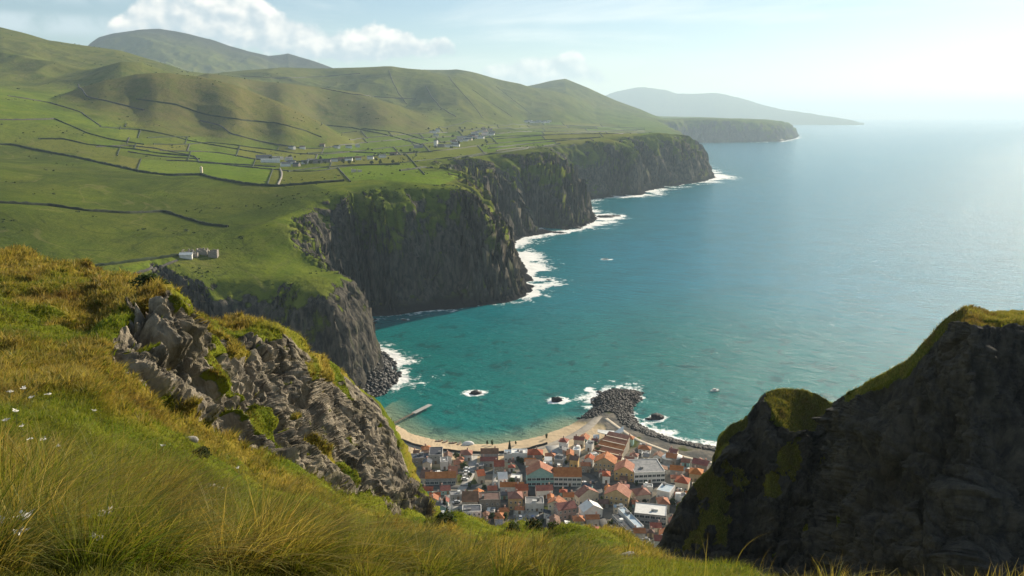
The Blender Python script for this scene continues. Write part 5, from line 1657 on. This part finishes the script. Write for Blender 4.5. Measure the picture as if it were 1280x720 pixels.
# ------------------------------------------------------------------ farms and villages on the plateau
def plateau_houses():
    r = random.Random(31)
    V1 = [(338, 203, 30, 11, 6, 'white', 'white'), (352, 204, 22, 10, 6, 'slate', 'white'), (330, 199, 26, 10, 5, 'slate', 'grey'), (346, 199, 26, 8, 5, 'white', 'grey'), (357, 208, 14, 8, 5, 'slate', 'white'), (365, 205, 12, 7, 4.5, 'slate', 'white'), (361, 201, 12, 8, 5, 'grey', 'white'), (371, 208, 10, 7, 4.5, 'slate', 'stone')]
    V1 += [(a, b, r.uniform(10, 16), 7, 4.5, r.choice(('slate', 'slate', 'grey', 'brown')), r.choice(('white', 'white', 'stone'))) for a, b in ((381, 205), (388, 203), (397, 204), (408, 203), (418, 202), (427, 201), (436, 201), (448, 200), (463, 199), (478, 197), (492, 194), (365, 186), (371, 187), (378, 186), (403, 183), (410, 184), (421, 185), (436, 185), (447, 184))]
    V2 = [(541, 166, 22, 9, 5, 'slate', 'white'), (547, 165, 12, 12, 9, 'slate', 'white'), (545, 170, 16, 8, 5, 'slate', 'white'), (545, 183, 8, 8, 14, 'slate', 'white'), (531, 185, 22, 8, 5, 'grey', 'white'), (523, 185, 20, 8, 5, 'slate', 'grey'), (551, 184, 16, 8, 5, 'slate', 'stone'), (560, 184, 18, 8, 5, 'slate', 'white'), (570, 183, 18, 8, 5, 'slate', 'white')]
    for i in range(38):
        t = r.random(); a = 566 + 50 * r.random(); b = 178 - 20 * (a - 566) / 50 * r.uniform(.5, 1.1) + r.uniform(-2, 3)
        V2.append((a, b, r.uniform(13, 22), 9, 5, r.choice(('slate', 'slate', 'grey', 'brown')), r.choice(('white', 'white', 'white', 'grey', 'cream'))))
    V3 = [(657 + i * 2.7 + r.uniform(-.8, .8), 152.5 + r.uniform(-1.5, 2.0), r.uniform(16, 26), 10, 6, 'slate', 'white') for i in range(12)]
    for nm, L, grp in (('farm above clifftop fields', V1, 'houses of the farm village'), ('village below the hills', V2, 'houses of the hill village'), ('farthest plateau hamlet', V3, 'houses of the far hamlet')):
        L.sort(key=lambda q: q[0])
        P = hit([q[0] for q in L], [q[1] for q in L], 600)
        boxes = []
        for i, (q, p) in enumerate(zip(L, P)):
            a, b, w, d, h, rc, wc = q
            rz = r.gauss(.15, .3)
            o = obb(p[0], p[1], w, d, rz)
            if any(clash(o, k) for k in boxes): continue
            boxes.append(o)
            near = np.hypot(p[0], p[1]) < 1800
            kind = 'flat' if (w > 25 and rc == 'white') else 'gable'
            hs = make_house('cottage', p[0], p[1], p[2] - .2, rz, w, d, h, kind, rc, wc, windows=False, chimney=near)
            tag(hs, '%s roof %s house, %s from west in %s' % ({'slate': 'slate', 'grey': 'grey', 'brown': 'brown', 'white': 'white'}[rc], wc, ORD[i], nm), 'house', grp)
plateau_houses()
def ruins():
    m_st = WALL['stone']
    p = hit([250], [318], 450)[0]
    root = empty('ruined_farmstead', p, .1)
    tag(root, 'roofless grey stone farmstead on the brow above the near cove', 'ruin')
    r = random.Random(3)
    for (x, y, w, d, h) in ((-9, 0, 9, 6, 4), (1, 3, 8, 6, 4.5), (10, 1, 7, 6, 3.5), (-3, -5, 6, 5, 2.5)):
        b = MB(); t = .6
        for (x0, x1, y0, y1) in ((-w / 2, w / 2, -d / 2, -d / 2 + t), (-w / 2, w / 2, d / 2 - t, d / 2), (-w / 2, -w / 2 + t, -d / 2 + t, d / 2 - t), (w / 2 - t, w / 2, -d / 2 + t, d / 2 - t)):
            n = max(int(max(x1 - x0, y1 - y0) / 1.2), 1)
            for i in range(n):
                hh = h * r.uniform(.45, 1.0)
                if x1 - x0 > y1 - y0:
                    b.box(x + x0 + (x1 - x0) * i / n, x + x0 + (x1 - x0) * (i + 1) / n, y + y0, y + y1, -3, hh)
                else:
                    b.box(x + x0, x + x1, y + y0 + (y1 - y0) * i / n, y + y0 + (y1 - y0) * (i + 1) / n, -3, hh)
        b.build('wall', m_st, root)
    p2 = hit([233], [322], 450)[0]
    h = make_house('hut', p2[0], p2[1], p2[2] - .3, .2, 9, 5, 3, 'gable', 'white', 'white', windows=False, chimney=False)
    tag(h, 'small white hut at the lane end beside the ruined farmstead', 'hut')
    p3 = hit([446], [215], 600)[0]
    root = empty('ruined_barn', p3, .2)
    tag(root, 'small pale ruined barn on the edge above the shaded cliff', 'ruin')
    for k, (x, y, w, d, hh) in enumerate(((-4, 0, 7, 5, 5), (4, 1, 6, 5, 4))):
        b = MB()
        b.box(x - w / 2, x + w / 2, y - d / 2, y - d / 2 + .6, -2, hh * .8); b.box(x - w / 2, x + w / 2, y + d / 2 - .6, y + d / 2, -2, hh * .6); b.box(x - w / 2, x - w / 2 + .6, y - d / 2 + .6, y + d / 2 - .6, -2, hh); b.box(x + w / 2 - .6, x + w / 2, y - d / 2 + .6, y + d / 2 - .6, -2, hh * .7)
        b.build('wall', WALL['cream'], root)
    p4 = hit([252], [216], 600)[0]
    b = MB(); b.box(-1.4, 1.4, -1.4, 1.4, -2, 7); b.box(-1.7, 1.7, -1.7, 1.7, 7, 7.7); b.box(-.6, .6, -.6, .6, 7.7, 9)
    o = b.build('stone_tower', WALL['cream']); o.location = p4
    tag(o, 'pale square stone tower where two long hedges meet', 'tower')
ruins()

# ------------------------------------------------------------------ hedges and walls between the fields
M_HEDGE = simple_mat('dark_hedge', (.010, .018, .007), (.03, .045, .014), scale=.25)
M_DRY = simple_mat('dry_stone', (.035, .034, .03), (.085, .08, .07), scale=.4)
M_DRYPALE = simple_mat('pale_dry_stone', (.12, .11, .095), (.26, .24, .21), scale=.4)
LINES = [
 ('hedge', 3.4, 4.0, [(-40, 180), (0, 181), (20, 182), (45, 188), (90, 196), (130, 205), (180, 216), (215, 220), (250, 219), (275, 225), (310, 231), (345, 233.5), (390, 230), (430, 226.5)], 'longest dark hedge winding from the left edge to the clifftop'),
 ('hedge', 2.6, 3.0, [(-40, 253), (0, 254), (60, 257), (110, 264), (160, 267), (205, 265), (228, 272), (258, 281), (285, 284)], 'lower dark hedge crossing the shaded slope above the ruin'),
 ('hedge', 2.4, 3.0, [(48, 174), (80, 174), (110, 181), (140, 184), (170, 187), (200, 192), (243, 196)], 'hedge along the top of the olive field'),
 ('field_wall', 2.0, 2.6, [(120, 184), (160, 182), (195, 186), (240, 195), (254, 204), (300, 206), (345, 209)], 'wall passing the stone tower to the farm'),
 ('hedge', 2.4, 3.0, [(68, 149), (90, 158), (110, 167), (140, 175), (180, 181)], 'steep dark hedge dropping down the upper left slope'),
 ('hedge', 2.4, 3.0, [(125, 159), (180, 163), (215, 170), (240, 177), (270, 182), (315, 190), (332, 193)], 'long hedge across the middle fields towards the farm'),
 ('field_wall', 2.4, 3.0, [(250, 151), (275, 157), (290, 168), (330, 178), (365, 184)], 'curving wall under the brown hill'),
 ('hedge', 2.6, 3.4, [(170, 124), (220, 131), (255, 143), (300, 150), (345, 154), (380, 163), (402, 172)], 'hedge skirting the foot of the brown hill'),
 ('hedge', 2.8, 3.4, [(402, 156), (440, 160), (480, 168), (530, 182)], 'straight hedge running down towards the hill village'),
 ('hedge', 2.8, 3.4, [(452, 161), (500, 166), (535, 176)], 'second straight hedge above the hill village road'),
 ('hedge', 2.2, 2.6, [(110, 334), (160, 328), (205, 322), (226, 319)], 'low hedge leading to the ruined farmstead'),
 ('field_wall', 1.8, 2.4, [(168, 343), (200, 334), (222, 326)], 'lane wall just below the ruined farmstead'),
 ('field_wall', 2.2, 3.4, [(350, 211), (352, 217), (351, 224), (347, 232)], 'pale short wall between the two bright fields'),
 ('field_wall', 2.6, 4.0, [(98, 106), (104, 114), (112, 122), (140, 128), (180, 138)], 'dark broken wall climbing over the brown hill'),
 ('field_wall', 3.0, 4.0, [(486, 88), (490, 100), (497, 115), (508, 130)], 'wall running straight up the rounded green hill'),
 ('field_wall', 3.0, 4.0, [(532, 108), (540, 122), (552, 136), (570, 146)], 'wall down the flank of the green hill'),
 ('hedge', 3.2, 4.0, [(500, 214), (530, 210), (560, 211), (600, 208)], 'hedge on the clifftop above the headland'),
 ('hedge', 3.4, 4.0, [(560, 200), (620, 192), (700, 180)], 'hedge following the clifftop past the ribbed cliff'),
 ('hedge', 3.4, 4.0, [(610, 186), (680, 178), (750, 172)], 'hedge across the plateau towards the far cape'),
 ('hedge', 3.4, 4.0, [(620, 174), (700, 168), (780, 163)], 'thin far hedge across the plateau fields'),
 ('field_wall', 3.4, 4.0, [(590, 112), (610, 126), (640, 146)], 'far wall climbing the pale hill'),
 ('hedge', 2.8, 3.4, [(360, 215), (400, 210), (440, 207), (500, 206)], 'hedge along the back of the bright clifftop field'),
 ('hedge', 2.6, 4.0, [(384, 192), (430, 190), (480, 192), (540, 190)], 'hedge bordering the farm village road'),
 ('field_wall', 2.6, 3.2, [(440, 84), (452, 100), (470, 118), (480, 134)], 'thin wall down the green hill straight below its skyline'),
 ('field_wall', 2.6, 3.2, [(400, 110), (440, 118), (480, 122), (520, 124)], 'thin wall running level across the green hill'),
 ('field_wall', 2.6, 3.2, [(300, 95), (350, 98), (400, 96), (450, 92)], 'faint high wall just under the green hill skyline'),
 ('field_wall', 2.6, 3.2, [(560, 95), (572, 110), (590, 130), (604, 148)], 'wall slanting down the right shoulder of the green hill'),
 ('field_wall', 2.6, 3.2, [(620, 108), (640, 124), (664, 142)], 'farthest wall climbing the pale shoulder'),
 ('field_wall', 2.2, 2.8, [(10, 120), (60, 128), (100, 140), (126, 158)], 'wall crossing the upper left slope below the big hill'),
 ('field_wall', 2.2, 2.8, [(-20, 150), (30, 150), (68, 149)], 'level wall meeting the steep hedge on the upper left slope'),
 ('field_wall', 2.0, 2.6, [(160, 190), (200, 196), (250, 199)], 'faint wall through the middle of the striped field'),
]
def field_lines():
    for i, (nm, h, w, pts, lab) in enumerate(LINES):
        q = []
        for (a, b), (c, d) in zip(pts, pts[1:]):
            n = max(int(math.hypot(c - a, d - b) / 6), 1)
            q += [(a + (c - a) * k / n, b + (d - b) * k / n) for k in range(n)]
        q.append(pts[-1])
        P = hit([t[0] for t in q], [t[1] for t in q], 450)
        # leave out samples that jump behind a crest
        R = np.hypot(P[:, 0], P[:, 1]); ok = [0]
        for k in range(1, len(P)):
            if abs(math.log(R[k] / R[ok[-1]])) < .25: ok.append(k)
        P = P[ok]
        if len(P) < 3: continue
        rr = float(np.median(R))
        o = wall_strip(nm, P[:, :2], h * .8, w * .72, M_HEDGE if nm == 'hedge' else (M_DRYPALE if lab.startswith('pale') else M_DRY), step=max(2.0, rr / 400), rough=.4, seed=i, smooth=True, base=-1.5)
        tag(o, lab, 'hedge' if nm == 'hedge' else 'field wall', 'hedges and walls between the fields')
field_lines()
def patchwork_walls():
    r = random.Random(14)
    todo = []
    for k in range(1, 7):
        x = 160.0 + 8 * k
        while x < 800:
            L = r.uniform(90, 170); x1 = min(x + L, 806)
            q = np.linspace(x, x1, max(int((x1 - x) / 8), 3))
            todo.append(([(a, float(field_row(k, np.array([a]))[0])) for a in q], k)); x = x1 + (r.uniform(4, 14) if r.random() < .5 else 0)
    for k in range(7):
        for X in LOTS[k]:
            sl = SLANT * (-1 if X > 420 else .4)
            y0 = float(field_row(k, np.array([X]))[0]); y1 = float(field_row(k + 1, np.array([X]))[0])
            todo.append(([(X - sl * (y - y0), y) for y in np.linspace(y0, y1, 5)], 10 + k))
    todo.sort(key=lambda t: t[0][0][0])
    n = 0
    for i, (pts, k) in enumerate(todo):
        P = hit([t[0] for t in pts], [t[1] for t in pts], 800)
        R = np.hypot(P[:, 0], P[:, 1])
        _, at = land(P[:, 0], P[:, 1], True)
        okm = (at['hill'] < .35) & (at['dh'] > 1.15 * at['w']) & (R < 6500)
        idx = np.nonzero(okm)[0]
        if len(idx) < 3: continue
        P = P[idx]; R = R[idx]
        if np.max(np.abs(np.diff(np.log(R)))) > .3: continue
        rr = float(np.median(R))
        hd = r.random() < .55
        o = wall_strip('hedge' if hd else 'field_wall', P[:, :2], min(1.1 + rr / 3000, 2.2), min(.9 + rr / 2000, 2.6), M_HEDGE if hd else M_DRY, step=max(2.5, rr / 350), rough=.5, seed=i, smooth=True, base=-1.5)
        n += 1
        tag(o, ('%s %s the patchwork fields, %s boundary from west' % ('dark hedge' if hd else 'thin wall', 'dividing' if k > 9 else 'along a row of', ORD[n - 1])), 'hedge' if hd else 'field wall', 'boundaries of the patchwork fields')
patchwork_walls()
def gorse():
    """low dark bushes strewn over rough ground, gullies and clifftops"""
    rng = np.random.default_rng(44)
    N = 60000
    r_ = np.exp(rng.uniform(math.log(560), math.log(3800), N)); a_ = rng.uniform(-.62, .22, N)
    x, y = r_ * np.sin(a_), r_ * np.cos(a_)
    z, at = land(x, y, True)
    den = 1.6 * sst(fbm(x / 60, y / 60, octaves=4, seed=701), .26, .42) * (.25 + .75 * np.maximum(sst(at['dh'] / at['w'], 1.9, 1.0), at['hill'] * .25))
    k = (z > 20) & (~at['low']) & (at['dh'] > 0) & (rng.uniform(0, 1, N) < den * .38)
    x, y, z, r_ = x[k], y[k], z[k], r_[k]
    n = len(x); m = 9
    s = rng.uniform(.4, 1.2, n) ** 1.5 * (.6 + r_ / 1500)
    c = np.repeat(np.stack([x, y, z], -1), m, 0); S = np.repeat(s, m)[:, None]
    d = rng.normal(size=(n * m, 3)) * np.array([.55, .55, .25]); d[:, 2] = np.abs(d[:, 2]) + .15
    P = c + d * S
    u = rng.normal(size=(n * m, 3)); u /= np.linalg.norm(u, axis=1, keepdims=True)
    v = np.cross(u, rng.normal(size=(n * m, 3))); v /= np.linalg.norm(v, axis=1, keepdims=True)
    q = S * .5
    V = np.stack([P - u * q, P - v * q, P + u * q, P + v * q], 1).reshape(-1, 3)
    o = mesh_np('gorse', V, np.arange(n * m * 4).reshape(-1, 4), M_LEAF, smooth=False)
    tag(o, 'low dark bushes strewn over the rough slopes and clifftops', 'bushes', kind='stuff')
gorse()
def plateau_trees():
    r = random.Random(77)
    spots = [(383 + r.uniform(-4, 110), 203 + r.uniform(-4, 3)) for _ in range(26)] + [(r.uniform(535, 615), r.uniform(160, 186)) for _ in range(28)] + [(r.uniform(455, 530), r.uniform(188, 197)) for _ in range(14)] + [(r.uniform(320, 376), r.uniform(196, 200)) for _ in range(8)]
    spots.sort()
    P = hit([s[0] for s in spots], [s[1] for s in spots], 600)
    for i, p in enumerate(P):
        s = r.uniform(2.0, 3.4) * (1 if np.hypot(p[0], p[1]) < 1900 else 1.5)
        place = 'by the farm village' if spots[i][0] < 500 else 'around the hill village'
        tree('plateau_tree', p[0], p[1], p[2], s, 'round', i, 'dark bushy tree %s, %s plateau tree counted from the farm' % (place, ORD[i]), 'tree', 'trees on the plateau')
plateau_trees()

# ------------------------------------------------------------------ grass of the near slope
def grass_mat():
    m, g, out = new_mat('grass_blades')
    tint, tip, rnd = g.attr('tint'), g.attr('tip'), g.attr('rnd')
    green = g.mix(rnd, (.05, .092, .006), (.15, .185, .012))
    gold = g.mix(rnd, (.24, .155, .03), (.46, .35, .11))
    f = g.m('ADD', tint, g.m('MULTIPLY', g.m('SUBTRACT', tip, .5), .5), clamp=True)
    col = g.mix(f, green, gold)
    pos = g.n('ShaderNodeNewGeometry').outputs['Position']
    na = g.noise(pos, .5, 4, .65); nb = g.noise(pos, .17, 4, .6)
    col = g.mix(g.step(na, .52, .70, 0., .62), col, (.055, .075, .010))
    col = g.mix(g.m('MULTIPLY', g.step(nb, .50, .66, 0., .75), g.step(na, .35, .6, .3, 1.)), col, g.mix(rnd, (.10, .058, .018), (.24, .15, .05)))
    d = g.n('ShaderNodeBsdfPrincipled', {'Base Color': col, 'Roughness': .6, 'Specular IOR Level': .25})
    t = g.n('ShaderNodeBsdfTranslucent', {'Color': g.vmul(col, (1.25, 1.2, .8))})
    mx = g.n('ShaderNodeMixShader', {0: .42, 1: d.outputs[0], 2: t.outputs[0]})
    g.nt.links.new(mx.outputs[0], out.inputs[0])
    return m
M_GRASS = grass_mat()
GR = np.random.default_rng(12)
def blades(name, P, h, w, lean, tint, segs, label):
    """one object of many curved tapering blades; lean is the sideways reach as a share of the height"""
    n = len(P)
    a = GR.uniform(0, 2 * np.pi, n)
    side = np.stack([np.cos(a), np.sin(a), 0 * a], -1)
    s = np.linspace(0, 1, segs + 1)
    hh = h[:, None]
    mag = np.hypot(lean[:, 0], lean[:, 1])[:, None]
    cx = P[:, None, 0] + lean[:, None, 0] * hh * s[None] ** 1.9
    cy = P[:, None, 1] + lean[:, None, 1] * hh * s[None] ** 1.9
    cz = P[:, None, 2] - .04 + hh * (s[None] - np.clip(mag, 0, 1.3) * .42 * s[None] ** 2.6)
    C = np.stack([cx, cy, cz], -1)
    ww = w[:, None] * (1 - s[None] ** 1.5 * .92) * .5
    Lf = C - side[:, None] * ww[..., None]; Rt = C + side[:, None] * ww[..., None]
    V = np.stack([Lf, Rt], 2).reshape(-1, 3)
    base = np.arange(n)[:, None] * (2 * (segs + 1)) + np.arange(segs)[None] * 2
    f = np.stack([base, base + 1, base + 3, base + 2], -1).reshape(-1, 4)
    rep = 2 * (segs + 1)
    at = dict(tint=np.repeat(tint, rep), tip=np.tile(np.repeat(s, 2), n), rnd=np.repeat(GR.uniform(0, 1, n), rep))
    o = mesh_np(name, V, f, M_GRASS, at, smooth=False)
    tag(o, label, 'grass', kind='stuff')
    return o
SPX_, SPY_ = project(NP_[..., 0], NP_[..., 1], NP_[..., 2])
def sampler(n, mask, power=1.0):
    q = slice(0, NNT)
    m_ = NNT + 12
    A = np.abs((SPX_[1:, :m_ - 1] - SPX_[:-1, :m_ - 1]) * (SPY_[:-1, 1:m_] - SPY_[:-1, :m_ - 1])) ** power
    A[:, NNT - 2:] = np.maximum(A[:, NNT - 2:], 1.6)
    A = A * mask[:-1, :m_ - 1]
    p = A.ravel() / A.sum()
    k = GR.choice(len(p), n, p=p)
    i, j = np.divmod(k, A.shape[1])
    u, v = GR.uniform(0, 1, (2, n))
    L = NP_[i, j] * ((1 - u) * (1 - v))[:, None] + NP_[i + 1, j] * (u * (1 - v))[:, None] + NP_[i, j + 1] * ((1 - u) * v)[:, None] + NP_[i + 1, j + 1] * (u * v)[:, None]
    return L, i, j
INVIEW = (SPX_ > -70) & (SPX_ < 1340) & (SPY_ < 790) & (SPY_ > 250)
GRASSY = INVIEW & (NROCK < .45)
def turf():
    P, i, j = sampler(330000, GRASSY * (NR_ > 2.6))
    r = np.hypot(P[:, 0], P[:, 1])
    g = gold_field(P[:, 0], P[:, 1])
    cl = sst(fbm(P[:, 0] / .9, P[:, 1] / .9, octaves=2, seed=601), -.3, .5)
    h = GR.uniform(.5, 1.0, len(P)) * (.13 + .13 * g + .10 * cl) * np.interp(r, [3, 12, 40, 80], [1.0, 1.15, 1.6, 2.2])
    w = np.maximum(.008, r * .00085) * GR.uniform(.7, 1.4, len(P))
    a = GR.normal(0, .38, (2, len(P)))
    lean = np.stack([a[0] + .32, a[1]], -1)
    tint = np.clip(.10 + .50 * g + GR.normal(0, .13, len(P)), 0, 1)
    blades('grass', P, h, w, lean, tint, 3, 'short green and golden turf covering the near slope')
turf()
def tufts(cent, nb, hgt, rad, tint0, name, label, segs, wk=1.0, bias=.45):
    n = len(cent)
    k = np.repeat(np.arange(n), nb)
    m = len(k)
    a = GR.uniform(0, 2 * np.pi, m); rr = np.sqrt(GR.uniform(0, 1, m))
    ox, oy = np.cos(a) * rr, np.sin(a) * rr
    P = cent[k].copy()
    R = rad[k]
    P[:, 0] += ox * R * .45; P[:, 1] += oy * R * .45
    r = np.hypot(P[:, 0], P[:, 1])
    lean = np.stack([ox * .75 + bias + GR.normal(0, .16, m), oy * .75 + GR.normal(0, .16, m)], -1)
    h = hgt[k] * GR.uniform(.45, 1.05, m)
    w = np.maximum(.008, r * .0011) * GR.uniform(.5, 1.4, m) * wk
    tint = np.clip(tint0[k] + GR.normal(0, .2, m) - .25 * (rr > .8), 0, 1)
    blades(name, P, h, w, lean, tint, segs, label)
def ground_at(px, py):
    """the near slope's own point nearest to a picture place"""
    d = (SPX_[:, :NNT] - px) ** 2 + (SPY_[:, :NNT] - py) ** 2
    i, j = np.unravel_index(np.argmin(d), d.shape)
    return NP_[i, j]
def tall_tufts():
    r = random.Random(4)
    spots = [(20, 655, 1.0), (60, 640, 1.1), (95, 650, 1.15), (130, 640, 1.1), (165, 650, 1.2), (205, 645, 1.15), (250, 655, 1.1), (285, 670, .95), (320, 690, .9), (45, 690, .8), (100, 700, .75), (170, 705, .7), (240, 712, .7),
             (300, 716, .9), (345, 716, .95), (380, 720, .8), (430, 722, .8), (465, 718, .9), (500, 722, .8), (540, 726, .7), (590, 722, .75), (640, 724, .85), (680, 726, .8), (730, 728, .6), (335, 650, .8), (375, 668, .75), (410, 680, .7),
             (10, 610, .9), (50, 600, .9), (0, 580, .8), (440, 690, .6), (480, 700, .6), (520, 704, .55), (660, 706, .5), (610, 708, .5), (700, 714, .5), (150, 610, .8), (215, 612, .8), (270, 628, .75)]
    for _ in range(70):
        px = r.uniform(-30, 520); spots.append((px, r.uniform(585 + max(px, 0) * .22, 725), r.uniform(.45, .85)))
    for _ in range(36):
        spots.append((r.uniform(460, 760), r.uniform(700, 735), r.uniform(.3, .6)))
    C = np.array([ground_at(a, b) for a, b, h in spots]); H = np.array([h for a, b, h in spots])
    g = gold_field(C[:, 0], C[:, 1])
    tint = np.clip(.34 + .3 * g + np.array([r.gauss(0, .24) for _ in spots]), .0, .95)
    H = H * np.where(np.array([a for a, b, h in spots]) > 400, .72, 1.0)
    tufts(C, 230, H * .92, H * .5, tint, 'tall_grass', 'tall tussocks of golden dry grass leaning over in the wind', 6)
    # middle distance tussocks
    P, i, j = sampler(1500, GRASSY * (NR_ > 9) * (gold_field(NP_[..., 0], NP_[..., 1]) > .35) * (NR_ < 70))
    rr = np.hypot(P[:, 0], P[:, 1])
    tufts(P, 34, GR.uniform(.25, .5, len(P)) * np.interp(rr, [9, 60], [1, 1.3]), GR.uniform(.25, .6, len(P)), np.clip(GR.normal(.6, .15, len(P)), .2, 1), 'tussock_grass', 'golden brown tussocks scattered up the near slope', 3, 1.3, .3)
    # tufts and moss grass on the ledges of the crag and outcrops
    ok = np.zeros(CGRASS.shape, bool); ok[:, :CNT] = CGRASS[:, :CNT] > .5
    ii, jj = np.nonzero(ok)
    k = GR.choice(len(ii), 40000)
    Q = CP_[ii[k], jj[k]] + GR.normal(0, .06, (40000, 3)) * np.array([1, 1, 0])
    a = GR.normal(0, .4, (2, 40000))
    blades('crag_grass', Q, GR.uniform(.2, .5, 40000), np.full(40000, .075), np.stack([a[0] + .2, a[1]], -1), np.clip(GR.normal(.3, .2, 40000), 0, 1), 2, 'tufted grass on the saddle and crest of the dark crag')
    # dry stalks standing at the foot of the picture on the right
    S = np.array([ground_at(r.uniform(860, 1010), 735) for _ in range(60)]) + GR.normal(0, .5, (60, 3)) * np.array([1, .6, 0])
    a = GR.normal(0, .35, (2, 60))
    blades('dry_stalks', S, GR.uniform(.2, .5, 60), np.full(60, .0045), np.stack([a[0] + .1, a[1]], -1), np.full(60, .6), 8, 'thin dry grass stalks standing in front of the dark crag')
tall_tufts()

# ------------------------------------------------------------------ flowers, stones and low shrubs on the slope
M_PETAL = simple_mat('white_petals', (.62, .60, .54), (.74, .72, .66), .7)
M_STEM = simple_mat('flower_stem', (.05, .07, .015), (.09, .10, .03), .7)
def flower_parts(seed):
    r = random.Random(seed)
    st = MB()
    st.tube((0, 0, -.05), (.02, .01, .2), .008, .007); st.tube((.02, .01, .2), (.05, 0, .38), .007, .006)
    for _ in range(4):
        a = r.uniform(0, 6.28); z = r.uniform(.05, .25)
        st.add([(0, 0, z), (math.cos(a) * .06 - math.sin(a) * .015, math.sin(a) * .06 + math.cos(a) * .015, z + .05), (math.cos(a) * .13, math.sin(a) * .13, z + .04), (math.cos(a) * .06 + math.sin(a) * .015, math.sin(a) * .06 - math.cos(a) * .015, z + .03)], [(0, 1, 2, 3)])
    hd = MB()
    hd.tube((.05, 0, .36), (.05, 0, .39), .03, .06, 8)
    for _ in range(16):
        cx, cy, cz = .05 + r.gauss(0, .035), r.gauss(0, .035), .392 + abs(r.gauss(0, .018))
        a = r.uniform(0, 6.28); e = r.uniform(.02, .045)
        hd.add([(.05, 0, .388), (cx + e * math.cos(a - .5), cy + e * math.sin(a - .5), cz), (cx + e * 1.4 * math.cos(a), cy + e * 1.4 * math.sin(a), cz + .012), (cx + e * math.cos(a + .5), cy + e * math.sin(a + .5), cz)], [(0, 1, 2, 3)])
    return st.mesh('stem', M_STEM), hd.mesh('flower_head', M_PETAL)
FP = [flower_parts(s) for s in range(5)]
FL = [(30, 694, 1.5, 'white flower heads in the bottom corner beside long bent grass'), (24, 708, 1.2, 'low white flower in the bottom corner under a taller one'), (4, 704, 1.3, 'white flower cut by the edge of the view in the bottom corner'), (140, 688, 1.5, 'pair of white flower heads in a dark gap of the tussocks'),
      (132, 709, 1.2, 'small white flower just below the pair in the tussocks'), (56, 570, 1.5, 'white flower at the top of the tall golden tussocks'), (38, 566, 1.2, 'small white flower by the top of the tall tussocks'), (28, 552, 1.3, 'white flower beside thin stems on the upper turf'), (10, 545, 1.5, 'larger white flower cluster on the upper turf at the edge'),
      (35, 503, 2.0, 'white flower clump high on the turf slope near its edge'), (18, 506, 1.8, 'outer white flower clump high on the turf slope'), (62, 508, 1.7, 'white flower right of the clump high on the turf slope'), (118, 528, 1.6, 'single white flower on turf below the pale outcrop'), (205, 573, 1.4, 'single pale flower alone on the turf under the outcrop'),
      (300, 595, 1.6, 'pale flower on the turf beneath the long rock rib'), (640, 701, 1.3, 'tiny white flower on the near edge before the green knoll'), (116, 676, 1.1, 'small white flower in bent straw coloured grass'), (20, 532, 1.5, 'white flower halfway up the edge of the turf slope'), (72, 576, 1.2, 'pale flower over the middle of the golden tussocks'), (40, 282 + 230, 1.6, 'faint white flower below the high clump on the turf')]
def flowers():
    for i, (a, b, s, lab) in enumerate(FL):
        p = ground_at(a, b)
        r = empty('white_flower', p, i * 1.1)
        link('stem', FP[i % 5][0], r); link('flower_head', FP[i % 5][1], r)
        r.scale = (s * .46,) * 3
        tag(r, lab, 'flower', 'white flowers in the grass')
flowers()
M_PALE = simple_mat('lichened_stone', (.16, .15, .13), (.36, .34, .30), scale=3., bump=.5)
def stones():
    for i, (a, b, s, lab) in enumerate(((238, 550, .22, 'small grey stone lying on the turf below the rock rib'), (266, 611, .26, 'grey stone half hidden in brown grass'), (785, 694, .22, 'flat pale stone on the knoll before the dark crag'))):
        p = ground_at(a, b)
        V = rock_verts(IV2, 200 + i, .5, 1.4) * np.array([s, s * .75, s * .5])
        o = mesh_np('stone', V, IF2, M_PALE, smooth=False); o.location = p
        tag(o, lab, 'stone', 'loose stones on the turf')
    for i, (a, b, s, lab) in enumerate(((668, 663, .6, 'dark low shrub on the crest above the town car park'), (690, 662, .4, 'smaller shrub next to the crest shrub'), (560, 660, .6, 'dark shrub at the end of the rock rib'), (586, 660, .5, 'low shrub on the crest right of the rib end'), (250, 574, .3, 'small dark shrub on turf below the rib'), (640, 664, .55, 'little shrub on the crest left of the darkest shrub'), (188, 366, .9, 'rusty heather bush on top of the first outcrop'))):
        p = ground_at(a, b)
        r = empty('shrub', p, i * 1.3)
        link('stem', TRUNKS[i % 3], r, scale=(.6, .6, .5)); link('foliage', CROWNS[i % 4], r, (0, 0, -.45))
        r.scale = (s, s, s * .7)
        tag(r, lab, 'shrub', 'low shrubs on the near slope')
stones()
